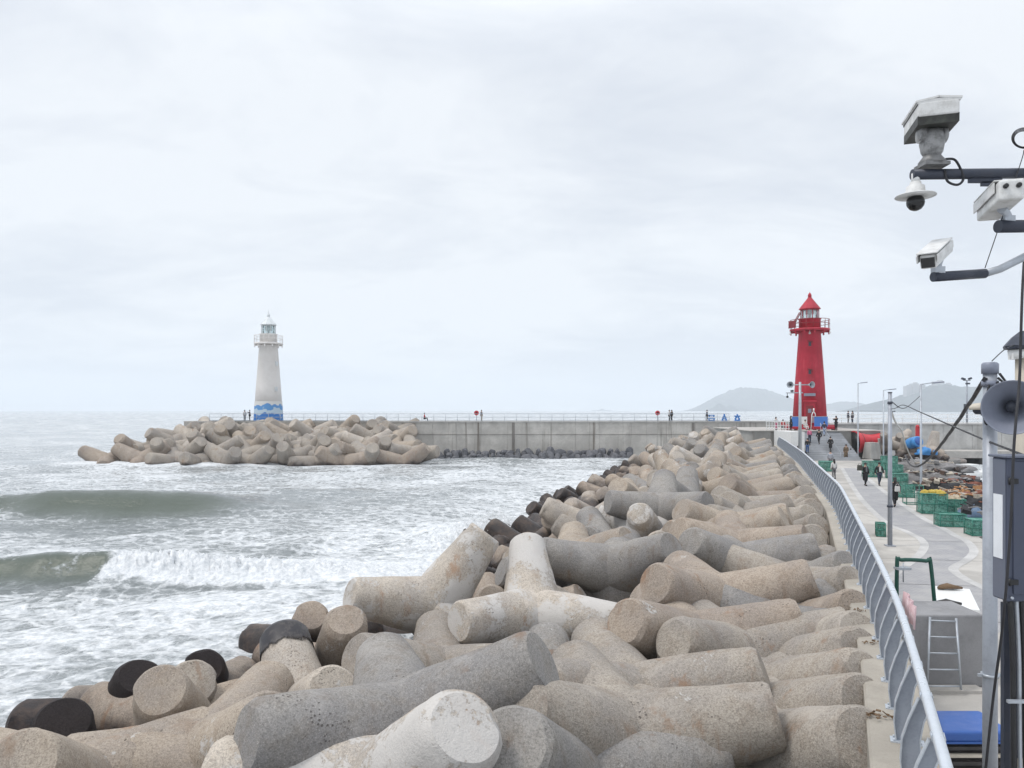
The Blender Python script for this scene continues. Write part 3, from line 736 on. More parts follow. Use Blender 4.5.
for k, (lx, lz) in enumerate(((-2.3, 11.6), (0, 11.55), (2.35, 11.6))):
    m = MB(); m.tube([(lx, -1.5 if lx == 0 else -.8, lz + .2), (lx, -1.5 if lx == 0 else -.8, lz - .05)], .06, 8); m.ball((lx, -1.5 if lx == 0 else -.8, lz - .12), .14, 10); m.build('gallery_lamp', M['white'], RL)

# ------------------------------------------------------------------ far hills and haze
def hill(name, prof, Y, depth, seed, mat):
    g = np.random.default_rng(seed); xs = np.linspace(prof[0][0], prof[-1][0], 150)
    hs = np.interp(xs, [p[0] for p in prof], [410 - p[1] for p in prof])
    hs = np.convolve(np.pad(hs, 4, 'edge'), np.ones(9) / 9, 'valid')
    hs = np.maximum(hs + g.normal(0, .16, len(hs)) * np.clip(hs / 6, 0, 1), 0)
    mm = MB(); rows = []
    for j in range(15):
        u = (j - 7) / 7.0; k = math.cos(u * math.pi / 2) ** .8
        rows.append([Vector(((x - 512) / F * Y, Y + u * depth, h / F * Y * k * (1 + g.normal(0, .03)) - (12 if abs(u) > .99 else 1) + CAM_Z * k)) for x, h in zip(xs, hs)])
    for a in range(14):
        for b in range(len(xs) - 1): mm.face([rows[a][b], rows[a][b + 1], rows[a + 1][b + 1], rows[a + 1][b]], True)
    o_ = mm.build(name, mat); tag(o_, kind='structure')
hm = NT('hill_forest'); v = hm.coord('World'); a = hm.noise(v, .012, 6, .65)
hm = hm.done(hm.mix(hm.sstep(a, .35, .65), (.022, .036, .042), (.055, .07, .07)), .95, 0, .1)
hill('hills', [(692, 411.5), (700, 407), (710, 401), (722, 394), (738, 388), (748, 387), (763, 389.5), (780, 395), (798, 403), (815, 409), (825, 406), (838, 402), (847, 401), (857, 404), (872, 409), (884, 411.5)], 5200, 400, 1, hm)
hill('hills', [(708, 411.8), (714, 407), (719, 403), (726, 407), (731, 405), (738, 410), (744, 408.5), (752, 411.8)], 4300, 100, 3, hm)
hill('hills', [(862, 411.5), (872, 405), (884, 401), (898, 398), (908, 396), (922, 388), (936, 384), (948, 386), (966, 387.5), (990, 386.5), (1030, 386), (1060, 390), (1110, 400), (1150, 411.5)], 3100, 300, 2, hm)
hill('hills', [(592, 411.6), (599, 410), (602, 408.6), (606, 410.2), (612, 411.6)], 6800, 60, 4, hm)
tower_m = concrete('tower_pale', (.34, .34, .35), .3, False, None, 'Object', .05)
for k, (px, w, top, lab) in enumerate(((907.5, 5, 386, 'hazy block of flats at the left end of the distant ridge'), (914, 6, 383.5, 'tall hazy block of flats, second from the left on the distant ridge'), (921, 5, 385, 'hazy block of flats beside the middle lamp post on the distant ridge'), (938, 9, 381.5, 'widest hazy block of flats standing highest on the distant ridge'), (947, 6, 384, 'hazy block of flats at the right end of the group on the distant ridge'))):
    Y = 3100.0; c = on(px, top, Y); ww = w / F * Y
    T = thing('tower_block', lab, 'tower block', (c.x, Y, 0))
    m = MB(); m.box((0, 0, c.z / 2), (ww, 30, c.z)); m.build('facade', tower_m, T)
    m = MB(); m.box((ww * .2, 0, c.z + 2.4), (ww * .4, 18, 5)); m.build('roof_house', tower_m, T)
hz = bpy.data.materials.new('haze'); hz.use_nodes = True
hn, hl = hz.node_tree.nodes, hz.node_tree.links; hn.clear()
pv = hn.new('ShaderNodeVolumePrincipled'); ho = hn.new('ShaderNodeOutputMaterial'); hl.new(pv.outputs[0], ho.inputs['Volume'])
pv.inputs['Color'].default_value = (.90, .95, 1.0, 1); pv.inputs['Density'].default_value = 2.6e-4; pv.inputs['Anisotropy'].default_value = .0
m = MB(); m.box((0, 3900, 152.0), (52000, 12000, 312)); HZ = m.build('haze', hz); tag(HZ, kind='stuff')
HZ.data.polygons.foreach_set('use_smooth', [False] * 6)

# ------------------------------------------------------------------ tetrapods
LEG = 2.3
DIRS = [Vector((0, 0, 1)), Vector((2 * math.sqrt(2) / 3, 0, -1 / 3)), Vector((-math.sqrt(2) / 3, math.sqrt(2 / 3), -1 / 3)), Vector((-math.sqrt(2) / 3, -math.sqrt(2 / 3), -1 / 3))]
from mathutils import noise as mnoise
def tetra_mesh(seed, n=36):
    mm = MB(); g = random.Random(seed)
    for di, d_ in enumerate(DIRS):
        q = Vector((0, 0, 1)).rotation_difference(d_)
        e = g.uniform(.06, .12); tilt = Vector((g.uniform(-.05, .05), g.uniform(-.05, .05)))
        prof = [(.76, 0), (.725, .28), (.70, .55)] + [(.70 - .235 * k, .55 + (LEG - e - .55) * k) for k in (.14, .28, .42, .56, .7, .84, .94, 1)] + [(.465 - e * .75, LEG - .004), (.28, LEG), (.1, LEG + .004)]
        rings = []
        for r, h in prof:
            ring = []
            for j in range(n):
                a = 2 * math.pi * j / n
                p = Vector((math.cos(a), math.sin(a), 0)) * r
                k = 1.0
                p += Vector((0, 0, h + (tilt.x * p.x + tilt.y * p.y) * (1 if h > LEG - .3 else 0)))
                w = q @ p
                nz = mnoise.noise(w * 1.3 + Vector((seed * 7.1, 0, 0))) * .022 + mnoise.noise(w * 4.5 + Vector((0, seed * 3.3, 0))) * .012
                chip = 0.0
                if h > LEG - .22:
                    c_ = mnoise.noise(w * 3.1 + Vector((0, 0, seed * 5.7)))
                    if c_ > .22: chip = -(c_ - .22) * .16
                radial = (q @ Vector((math.cos(a), math.sin(a), 0)))
                ring.append(w + radial * (nz + chip + (.012 if j in (6, 24) and .3 < h < LEG - .1 else 0)))
            rings.append(ring)
        mm.rings(rings, False, True, True)
    me = mm.mesh('tetrapod'); me.materials.append(M['armour'])
    bm = bmesh.new(); bm.from_mesh(me); bmesh.ops.recalc_face_normals(bm, faces=bm.faces); bm.to_mesh(me); bm.free()
    for p in me.polygons: p.use_smooth = True
    me.set_sharp_from_angle(angle=R(33))
    return me
TM = [tetra_mesh(s) for s in (1, 2, 3, 4)]
TINT = {'pale': (.47, .43, .385), 'beige': (.40, .35, .298), 'grey': (.30, .29, .28), 'brown': (.36, .31, .265), 'stone': (.375, .343, .307), 'black': (.030, .025, .026)}
tetra_all = []
def tetrapod(loc, quat, tint, crust, label, group=None, scale=1.0, z_dark=0):
    me = TM[len(tetra_all) % 4]
    o = link('tetrapod', me)
    o.location = loc; o.rotation_mode = 'QUATERNION'; o.rotation_quaternion = quat; o.scale = (scale,) * 3
    c = TINT[tint]; k = rnd.uniform(.94, 1.06); o.color = (c[0] * k, c[1] * k, c[2] * k, crust)
    tag(o, label, 'tetrapod', group); tetra_all.append(o)
    return o
HERO = [
('A_dark_pair', (-8.645, 14.505, 0.461), (0.5546, 0.3313, -0.1207, 0.7537)),
('A_dark_up', (-8.4, 16.369, 0.6), (0.819, 0.1389, 0.3354, -0.4444)),
('A_darktip', (-7.295, 18.189, 0.498), (0.0918, 0.1714, -0.3815, 0.9037)),
('A_tipR', (-7.153, 16.131, 0.924), (0.6341, -0.6281, -0.1447, -0.4272)),
('A_dome', (-6.42, 14.699, 1.299), (0.8464, 0.4099, -0.0608, 0.3345)),
('A_bone6', (-4.827, 12.337, 1.825), (0.7142, 0.3632, -0.5547, -0.2243)),
('A_bone8', (-3.778, 11.819, 1.607), (0.7318, 0.2442, -0.565, -0.2928)),
('A_left', (-6.514, 11.209, 1.795), (0.7017, 0.2751, 0.3451, -0.5593)),
('B_blacktip', (-4.099, 14.81, 1.418), (0.773, -0.2524, -0.3832, -0.4381)),
('B_post', (-4.06, 17.733, 1.3), (0.892, 0.3311, 0.0033, 0.3078)),
('B_red', (-5.714, 21.714, 0.6), (0.1224, 0.1393, -0.3698, 0.9104)),
('B_tipL', (-1.549, 16.37, 1.733), (0.8382, 0.4046, -0.3363, -0.1437)),
('C_big', (-1.487, 10.483, 3.082), (0.5459, 0.4445, 0.2059, 0.6797)),
('C_white', (-1.45, 9.312, 2.811), (0.804, 0.1943, 0.3665, -0.4261)),
('C_dome', (0.646, 10.007, 2.469), (0.5047, 0.3576, 0.2414, -0.7477)),
('D_bone18', (1.522, 10.976, 2.727), (0.8487, 0.3973, -0.3314, -0.1095)),
('D_bone20', (2.039, 12.899, 2.515), (0.7847, -0.57, -0.2109, -0.1218)),
('D_21', (4.426, 15.009, 2.572), (0.8291, 0.4167, -0.3614, -0.0915)),
('D_22', (3.647, 15.496, 2.7), (0.8384, 0.4052, -0.3499, -0.1025)),
('D_23', (6.085, 16.727, 2.552), (0.777, -0.3594, -0.4364, 0.2769)),
('D_24', (4.736, 17.701, 2.98), (0.8232, 0.4055, -0.3787, -0.1203)),
('D_25', (7.539, 20.702, 2.63), (0.6402, 0.1889, -0.5096, -0.5429)),
('D_26', (6.53, 21.979, 2.979), (0.2229, -0.469, 0.3366, -0.7855)),
('R1', (3.953, 11.39, 2.262), (0.123, 0.1822, -0.4533, 0.8638)),
('R2', (4.38, 12.588, 2.279), (0.0889, 0.2031, -0.4536, 0.8632)),
('R3', (4.823, 13.616, 2.311), (0.7926, 0.4919, -0.0497, 0.3567)),
('R4', (5.347, 14.803, 2.338), (0.095, 0.1999, -0.4552, 0.8624)),
('R5', (5.822, 15.628, 2.378), (0.8058, 0.4901, -0.0705, 0.3247)),
('R6', (6.463, 17.207, 2.383), (0.8038, 0.4886, -0.0689, 0.3322)),
('R7', (7.317, 19.373, 2.416), (0.1099, 0.1813, -0.4493, 0.8679)),
('R8', (8.007, 21.163, 2.428), (0.8041, 0.4825, -0.0653, 0.3412)),
('H1', (-2.006, 19.508, 2.558), (0.777, 0.2267, -0.5742, 0.1229)),
('H2', (0.51, 18.6, 2.5), (0.9018278728278687, -0.37923648953799044, -0.10325220437986896, -0.1795136626676665)),
('G1', (1.215, 24.475, 1.904), (0.762, 0.5007, -0.3955, -0.1112)),
('G2', (1.713, 22.942, 2.12), (0.7675, 0.197, 0.5428, -0.2785)),
('G3', (2.952, 21.955, 2.899), (0.075, -0.3036, 0.4325, -0.8456)),
('G4', (5.858, 29.949, 3.588), (0.689, 0.4337, -0.4584, -0.3563)),
('G6', (2.004, 24.311, 2.576), (0.756, -0.5389, -0.1865, -0.3214)),
('G5', (5.158, 29.298, 2.781), (0.5115, -0.0049, -0.5906, -0.6241))]
HQ = {n: (Vector(c), Quaternion(q)) for n, c, q in HERO}
HL = {
'A_dark_pair': ('black', .0, 'tetrapod at bottom left showing two blackened leg tips against the foam'),
'A_dark_up': ('black', .0, 'tetrapod with a single black wet leg standing straight up at the lower left shore'),
'A_dome': ('beige', .25, 'tetrapod whose pale domed leg end rises right of the single black upright leg'),
'A_darktip': ('black', .1, 'mostly hidden tetrapod with a low black tip showing just behind the lower left shore blocks'),
'A_tipR': ('stone', .3, 'greyish tetrapod with a stubby leg end left of the black capped tetrapod'),
'A_bone6': ('beige', .45, 'long beige tetrapod at lower left with its pitted leg end pointing right'),
'A_bone8': ('beige', .45, 'beige tetrapod along the bottom edge with a chipped pink brown leg end pointing right'),
'A_left': ('beige', .3, 'beige tetrapod cut by the bottom left corner of the view'),
'B_blacktip': ('pale', .5, 'pale tetrapod with one raised leg capped in black at the left shore'),
'B_post': ('brown', .4, 'brown stained tetrapod with an upright leg beside the water behind the black capped one'),
'B_red': ('brown', .15, 'reddish brown wet tetrapod leg lowest beside the water behind the black capped one'),
'B_tipL': ('stone', .3, 'tetrapod lying below the white crusted one with its leg end pointing left'),
'C_big': ('grey', .15, 'big grey speckled tetrapod with one leg slanting up right in the foreground'),
'C_white': ('pale', 1.0, 'white and brown blotched tetrapod leg end at the bottom centre'),
'C_dome': ('grey', .05, 'grey tetrapod dome at the bottom edge right of the white blotched leg'),
'D_bone18': ('stone', .15, 'brownish tetrapod in front with a flat round end facing left beside the big grey leg'),
'D_bone20': ('stone', .2, 'smooth tan tetrapod behind the front one that has a flat end facing left'),
'D_21': ('stone', .15, 'tetrapod with a cream leg tip pointing left, fourth from the front in the tidy rows'),
'D_22': ('brown', .2, 'brownish tetrapod with its left leg end just right of the white Y shaped one'),
'D_23': ('grey', .1, 'cool grey tetrapod leg lying between two brown ones in the tidy rows'),
'D_24': ('brown', .1, 'long brown tetrapod stretched left to right like a bone in the tidy rows'),
'D_25': ('stone', .1, 'short tan tetrapod leg just behind the long brown bone shaped one'),
'D_26': ('grey', .1, 'grey tetrapod with a lichen edged right end behind the long brown bone shaped one'),
'R1': ('stone', .1, 'nearest rounded tetrapod hump beside the parapet at the bottom of the view'),
'R2': ('stone', .1, 'second rounded tetrapod hump from the front beside the parapet, with a dark end'),
'R3': ('stone', .1, 'third rounded tetrapod hump from the front beside the parapet'),
'R4': ('stone', .1, 'fourth rounded tetrapod hump from the front beside the parapet'),
'R5': ('stone', .1, 'fifth rounded tetrapod hump from the front beside the parapet'),
'R6': ('brown', .1, 'sixth rounded tetrapod hump from the front beside the parapet'),
'R7': ('stone', .1, 'seventh rounded tetrapod hump from the front beside the parapet'),
'R8': ('grey', .1, 'eighth rounded tetrapod hump from the front beside the parapet'),
'H1': ('pale', .95, 'white crusted tetrapod perched against the sea left of centre with a leg pointing left'),
'H2': ('pale', .95, 'white crusted Y shaped tetrapod in the middle of the pile'),
'G1': ('grey', .1, 'grey tetrapod with a smooth broad leg leaning between the two white crusted ones'),
'G2': ('grey', .15, 'grey tetrapod with a round end facing right behind the white Y shaped one'),
'G3': ('grey', .1, 'dark grey tetrapod behind the grey one whose round end faces right'),
'G4': ('grey', .1, 'grey tetrapod standing with one leg upright and two spread level on the mid pile'),
'G6': ('beige', .2, 'beige tetrapod with two legs raised in a V behind the white crusted ones'),
'G5': ('pale', 1.0, 'tetrapod covered in white barnacle crust behind the beige V shaped one'),
}
for n, (c, q) in HQ.items():
    tn, cr, lb = HL[n]
    o = tetrapod(c, q, tn, cr, lb)
    if n == 'B_blacktip':      # weed-black cap on the raised leg
        dz = [(q @ d_).z for d_ in DIRS]; d_ = DIRS[0]
        m = MB(); qq = Vector((0, 0, 1)).rotation_difference(d_)
        m.lathe([(.565, LEG - .62), (.555, LEG - .5), (.515, LEG - .1), (.44, LEG + .02), (.1, LEG + .03)], (0, 0, 0), d_, 36); cp = m.build('algae_cap', M['algae'], o); cp['label'] = 'black weed cap on the raised leg'
ORD = ['ninth', 'tenth', 'eleventh', 'twelfth', 'thirteenth', 'fourteenth', 'fifteenth', 'sixteenth']
def jit(q, a): return Euler((rnd.gauss(0, a), rnd.gauss(0, a), rnd.gauss(0, a * 1.3))).to_quaternion() @ q
def yaw_to(Y, Y0):
    d0, d1 = rail_dir(Y0), rail_dir(Y)
    return Quaternion((0, 0, 1), math.atan2(d1.y, d1.x) - math.atan2(d0.y, d0.x))
# tidy rows: left column
Y = 22.6; k = 0
while Y < 78:
    src = ['D_22', 'D_24', 'D_26', 'D_bone18'][k % 4] if k % 3 else 'D_24'
    q = jit(yaw_to(Y, 17) @ HQ[src][1], .10)
    p = rail_pt(Y, -3.55 + rnd.uniform(-.35, .35), 3.0 + .011 * max(0, Y - 30) + rnd.uniform(-.12, .12))
    tn = rnd.choice(['stone', 'grey', 'stone', 'brown', 'beige'])
    if k < 8: lb, gp = 'tetrapod in the left column of the tidy rows, %s from the front' % ORD[k], None
    else: lb, gp = 'far tetrapod in the left column of the tidy rows, towards the red lighthouse', 'far tetrapods of the left tidy column'
    tetrapod(p, q, tn, .1, lb, gp); Y += 1.55 + .012 * (Y - 22); k += 1
Y = 23.1; k = 0
while Y < 80:
    src = ['R7', 'R8', 'R5', 'R3'][k % 4]
    q = jit(yaw_to(Y, 17) @ HQ[src][1], .08)
    p = rail_pt(Y, -1.95 + rnd.uniform(-.15, .1), 2.52 + rnd.uniform(-.1, .1))
    tn = rnd.choice(['stone', 'grey', 'stone', 'beige'])
    if k < 8: lb, gp = 'rounded tetrapod hump beside the parapet, %s from the front' % ORD[k], None
    else: lb, gp = 'far rounded tetrapod hump in the column beside the parapet, towards the red lighthouse', 'far tetrapods beside the parapet'
    tetrapod(p, q, tn, .08, lb, gp); Y += 1.45 + .012 * (Y - 22); k += 1
# loose pile down to the water
def rand_quat():
    u = [rnd.random() for _ in range(3)]
    return Quaternion((math.sqrt(1 - u[0]) * math.sin(6.2832 * u[1]), math.sqrt(1 - u[0]) * math.cos(6.2832 * u[1]), math.sqrt(u[0]) * math.sin(6.2832 * u[2]), math.sqrt(u[0]) * math.cos(6.2832 * u[2])))
tips_px = []
hero_pts = [c for c, q in HQ.values()]
Y = 10.0; row = 0; WORDN = {'pale': 'pale', 'beige': 'beige', 'grey': 'grey', 'brown': 'brown', 'stone': 'buff'}
while Y < 85:
    o_ = 6.2 + (.9 if row % 2 else 0)
    while o_ < 18.3:
        oo = o_ + rnd.uniform(-.5, .5); yy = Y + rnd.uniform(-.5, .5)
        lift = float(np.interp(yy, [20, 45, 70, 85], [0, .25, .75, 1.0])) * float(np.interp(oo, [6, 12, 18], [1, .8, .35]))
        z = mole_z(oo) + lift + rnd.uniform(-.3, .35)
        p = Vector((rail_x(yy) - oo * .97, yy, z)); near = yy < 31
        if near: p.z -= .75
        dmin = min((p - h).length for h in hero_pts)
        o_ += 2.45 + .006 * max(0, Y - 30)
        if dmin < (1.9 if near else 1.5): continue
        if yy < 31 and oo < 13 and yy < 21: p.z -= .75
        q = rand_quat()
        for _ in range(60):           # settle: no single leg pointing straight up
            mx = max((q @ d_).z for d_ in DIRS)
            if mx < (.6 if yy < 45 else .75): break
            q = rand_quat()
        zone = 'shore' if oo > 13.4 else ('slope' if oo > 9.5 else 'crest')
        tn = rnd.choice({'shore': ['brown', 'brown', 'beige'], 'slope': ['beige', 'brown', 'stone', 'pale'], 'crest': ['stone', 'beige', 'pale', 'grey']}[zone])
        dist = 'near' if yy < 32 else ('middle' if yy < 52 else 'far')
        where = {'shore': 'at the water edge of the pile', 'slope': 'on the seaward slope of the pile', 'crest': 'in the jumbled crest beside the tidy rows'}[zone]
        what = {'near': 'partly buried', 'middle': 'tumbled', 'far': 'small looking'}[dist]
        lb = '%s %s tetrapod %s, %s' % (what, WORDN[tn], where, {'near': 'near stretch', 'middle': 'half way along', 'far': 'far end'}[dist])
        tetrapod(p, q, tn, rnd.choice([.0, .1, .2, .35, .6]) * (1 if zone != 'shore' else .4), lb, lb.split(',')[0].replace('tetrapod', 'tetrapods') + ' ' + dist)
    Y += 2.3 + .008 * max(0, Y - 25); row += 1
# round head of the white lighthouse, larger blocks
nrow = 6
for r_ in range(nrow):
    u = r_ / (nrow - 1)
    x0, x1 = -53.5 + 7.0 * u ** 1.2, -14.3 - 4.0 * u
    n_ = int(round((x1 - x0) / 3.8))
    for k in range(n_ + 1):
        x = x0 + (x1 - x0) * k / n_ + rnd.uniform(-.5, .5) + (1.0 if r_ % 2 else 0)
        ends = min(1, (x + 57) / 5, (-8 - x) / 4)
        z = .5 + 3.1 * u * min(1, .35 + .8 * ends) + rnd.uniform(-.3, .35)
        Yk = 101.0 + 13 * u + rnd.uniform(-.6, .6)
        q = rand_quat()
        for _ in range(12):
            if max((q @ d_).z for d_ in DIRS) < .62: break
            q = rand_quat()
        tn = rnd.choice(['brown', 'stone', 'stone']) if r_ < 2 else rnd.choice(['stone', 'pale', 'beige', 'stone'])
        side = 'left third' if x < -42 else ('middle' if x < -26 else 'right third')
        hgt = 'row at the water' if r_ == 0 else ('top row' if r_ == nrow - 1 else ('lower slope' if r_ < 3 else 'upper slope'))
        lb = 'large %s tetrapod below the white lighthouse, %s, %s' % (WORDN[tn], hgt, side)
        tetrapod((x, Yk, z), q, tn, rnd.choice([0, .1, .2]), lb, 'tetrapods of the white lighthouse mound, %s %s' % (hgt, side), 1.78)
# a few beyond the quay, by the harbour
for k, (px, py, Y, s, lb) in enumerate(((888, 444, 88, 1.0, 'grey tetrapod right of the red hollow form by the harbour'), (900, 441, 91, 1.0, 'tetrapod behind the lamp post, left of the blue barrel'), (905, 452, 86, .95, 'tetrapod in front of the blue barrel by the harbour'), (918, 456, 84, .95, 'tetrapod just right of the lamp post, below the blue barrel'), (932, 450, 86, 1.1, 'tallest pale tetrapod standing at the end of the harbour rubble'), (943, 462, 80, .8, 'low pale tetrapod leg sloping to the harbour water'), (957, 473, 70, .55, 'small dark tetrapod stub at the harbour water beside the pole'))):
    c = on(px, py, Y)
    tetrapod(c, rand_quat(), ['stone', 'pale', 'stone', 'beige', 'pale', 'stone', 'brown'][k], .1, lb, None, s * .85)
print('tetrapods', len(tetra_all))

# ------------------------------------------------------------------ railing on the parapet
RG = thing('railing', 'long curving grey blue railing of bent plates with a round top pipe on the parapet', 'railing', (0, 0, 0))
m = MB(); ys = list(np.linspace(2.3, 30, 60)) + list(np.linspace(31, 83.5, 60))
m.tube([rail_pt(y, .10, PZ + .93) for y in ys], .052, 14); m.build('top_pipe', M['rail_light'], RG)
pm = MB()
prof_o = [(-.11, 0), (-.135, .22), (-.12, .46), (-.06, .66), (.035, .90)]
prof_i = [(.10, 0), (.05, .22), (.035, .46), (.07, .66), (.15, .86)]
for a in range(4):
    o0, o1, i0, i1 = prof_o[a], prof_o[a + 1], prof_i[a], prof_i[a + 1]
    for s in (-.008, .008):
        pts = [(o0[0], s, o0[1]), (i0[0], s, i0[1]), (i1[0], s, i1[1]), (o1[0], s, o1[1])]
        pm.face(pts if s < 0 else pts[::-1])
    for (p, q_, mi) in ((o0, o1, 1), (i0, i1, 1)):
        pm.face([(p[0], -.045, p[1]), (p[0], .045, p[1]), (q_[0], .045, q_[1]), (q_[0], -.045, q_[1])], mi=mi)
        e = .012 if p is i0 else -.012
        pm.face([(p[0] + e, -.045, p[1]), (q_[0] + e, -.045, q_[1]), (q_[0] + e, .045, q_[1]), (p[0] + e, .045, p[1])], mi=mi)
        pm.face([(p[0], -.045, p[1]), (q_[0], -.045, q_[1]), (q_[0] + e, -.045, q_[1]), (p[0] + e, -.045, p[1])], mi=mi)
pm.box((0, 0, .008), (.36, .16, .016), mi=1)
for sx in (-.14, .14):
    for sy in (-.055, .055): pm.tube([(sx, sy, .016), (sx, sy, .04)], .012, 6, mi=1)
# saddle clamping the pipe
pm.rings([[(.10 + .062 * math.cos(a), s, .93 + .062 * math.sin(a)) for a in np.linspace(R(150), R(390), 10)] + [(.10 + .0535 * math.cos(a), s, .93 + .0535 * math.sin(a)) for a in np.linspace(R(390), R(150), 10)] for s in (-.05, .05)], mi=1)
pme = pm.mesh('post'); pme.materials.append(M['rail_blue']); pme.materials.append(paint('post_flange', (.52, .56, .61), .45, .3, .35, 5, (.25, .27, .3)))
s_, y = 0.0, 3.0
while y < 83.5:
    o = link('post', pme, None, RG); o.location = rail_pt(y, 0, PZ); t_ = rail_dir(y); o.rotation_euler = (0, 0, math.atan2(t_.y, t_.x) - math.pi / 2)
    y += 1.08 / math.sqrt(1 + (rail_dir(y).x / rail_dir(y).y) ** 2) * (1 if y < 40 else 1.15)

# ------------------------------------------------------------------ lamp posts, masts, poles
def lamp_post(label, base, h, arm):
    T = thing('street_lamp', label, 'street lamp', base, 0, 'street lamps along the quay')
    m = MB(); m.tube([(0, 0, 0), (0, 0, .5), (0, 0, h)], [.13, .085, .055], 10); m.build('pole', M['steel'], T)
    m = MB(); m.box((0, 0, .02), (.4, .4, .04)); m.build('base_plate', M['steel'], T)
    m = MB(); m.tube([(-.05, 0, h), (arm * .9, 0, h + .12)], .035, 8); m.build('arm', M['steel'], T)
    m = MB(); m.box((arm * .95 + .25, 0, h + .13), (.75, .26, .09), Matrix.Rotation(R(-6), 3, 'Y')); bevel(m.build('lamp_head', M['horn'], T), .03)
lamp_post('leftmost street lamp of the three, beside the red hollow form', at(858, 459, QZ), 8.6, .45)
lamp_post('middle street lamp of the three, right of the red hollow form', at(883.5, 462, QZ), 7.7, .75)
lamp_post('nearest and rightmost street lamp of the three, standing behind the large green cage', at(921, 490, QZ), 7.4, 1.0)
up = at(890, 546, QZ)
T = thing('utility_pole', 'plain grey cable pole standing on the quay in front of the walkers', 'pole', up)
m = MB(); m.tube([(0, 0, 0), (0, 0, 6.3)], [.095, .075], 14); m.build('shaft', M['pole'], T)
m = MB(); m.lathe([(.12, 1.6), (.12, 1.68)]); m.lathe([(.10, 5.85), (.10, 5.95)]); m.lathe([(.085, 6.3), (.085, 6.34)]); m.tube([(0, 0, 5.5), (.22, 0, 5.55)], .02, 6); m.build('collar', M['dark_steel'], T)
m = MB(); m.box((0, 0, .02), (.34, .34, .04)); m.build('base_plate', M['pole'], T)
# loudspeaker mast by the stairs
ms = Vector(((800 - 512) / F * 81, 81, QZ))
T = thing('loudspeaker_mast', 'pale mast with two horn loudspeakers and a small camera in front of the red lighthouse', 'speaker mast', ms)
H_ = CAM_Z - (382 - 410) / F * 81 - QZ
m = MB(); m.tube([(0, 0, 0), (0, 0, H_)], [.19, .13], 12); m.build('pole', M['steel'], T)
m = MB(); m.tube([(-.85, 0, H_ - .3), (.85, 0, H_ - .3)], .06, 8); m.tube([(-1.5, 0, H_ - 1.15), (.3, 0, H_ - 1.15)], .055, 8); m.build('crossbar', M['steel'], T)
for sx, ax in ((-1, (-.6, -1, 0)), (1, (.35, -1, 0))):
    m = MB(); m.lathe([(.07, -.25), (.10, .0), (.16, .22), (.34, .50), (.36, .52), (.30, .49), (.13, .2), (.05, .05)], (sx * .95, 0, H_ - .3), ax, 18); h_ = m.build('horn', M['steel'], T)
    m = MB(); m.lathe([(.10, .19), (.11, .22)], (sx * .95, 0, H_ - .3), ax, 12); m.build('throat', M['horn_dark'], h_)
m = MB(); m.tube([(-1.35, 0, H_ - 1.15), (-1.35, 0, H_ - 1.45)], .03, 6); m.ball((-1.35, 0, H_ - 1.58), .13, 12); m.build('dome_camera', M['glass_black'], T)
m = MB(); m.box((-.85, 0, H_ - .95), (.2, .4, .2)); m.tube([(-.85, 0, H_ - 1.15), (-.85, 0, H_ - 1.0)], .03, 6); m.build('box_camera', M['dark_steel'], T)
# camera mast on the harbour wall
T = thing('camera_mast', 'thin dark camera mast with a small box standing on the right harbour wall', 'camera mast', ((967 - 512) / F * 106, 106, 5.75))
H_ = CAM_Z - (380 - 410) / F * 106 - 5.75
m = MB(); m.tube([(0, 0, 0), (0, 0, H_)], [.14, .10], 10); m.build('pole', M['pole'], T)
m = MB(); m.box((-.25, -.2, 2.3), (.5, .3, .75)); m.build('junction_box', M['dark_steel'], T)
m = MB(); m.tube([(-.55, 0, H_ - .05), (.5, 0, H_ - .05)], .05, 6); m.box((-.5, 0, H_ + .15), (.5, .35, .25), Matrix.Rotation(R(20), 3, 'Y')); m.box((.42, 0, H_ + .2), (.4, .3, .25), Matrix.Rotation(R(-20), 3, 'Y')); m.box((.1, 0, H_ - .5), (.5, .3, .2)); m.build('camera_cluster', M['dark_steel'], T)

# ------------------------------------------------------------------ blue letters and lifebuoys on the breakwater
def letter(label, x, bars, legs):
    T = thing('letter_sign', label, 'letter', (x, WY + 2.0, 5.9))
    m = MB()
    for (cx, cz, w, h) in bars: m.box((cx * .56, 0, cz * .66), (w * .56, .3, h * .66))
    bevel(m.build('letter_body', M['blue'], T), .02)
    m = MB(); m.box((0, 0, .04), (1.0, .5, .08)); m.build('foot', M['blue'], T)
X = lambda px: (px - 512) / F * (WY + 2)
letter('square blue standing letter at the left of the three on the breakwater', X(711.5), [(0, 1.35, 1.7, .22), (0, .95, 1.5, .2), (-.65, 1.15, .24, .6), (.65, 1.15, .24, .6), (0, .6, 1.9, .2), (-.7, .33, .24, .5), (.7, .33, .24, .5), (0, .2, 1.5, .18)], 0)
letter('narrow pointed blue standing letter in the middle of the three on the breakwater', X(724.3), [(0, 1.45, .3, .5), (-.12, 1.1, .36, .3), (.14, 1.1, .36, .3), (-.3, .8, .4, .36), (.32, .8, .4, .36), (0, .5, 1.25, .2), (-.5, .3, .36, .4), (.5, .3, .36, .4)], 0)
letter('cross topped blue standing letter at the right of the three on the breakwater', X(737.3), [(0, 1.4, .3, .45), (0, 1.15, 1.6, .28), (-.3, .85, .4, .4), (.3, .85, .4, .4), (-.5, .5, .4, .4), (.5, .5, .4, .4), (0, .24, 1.3, .2)], 0)
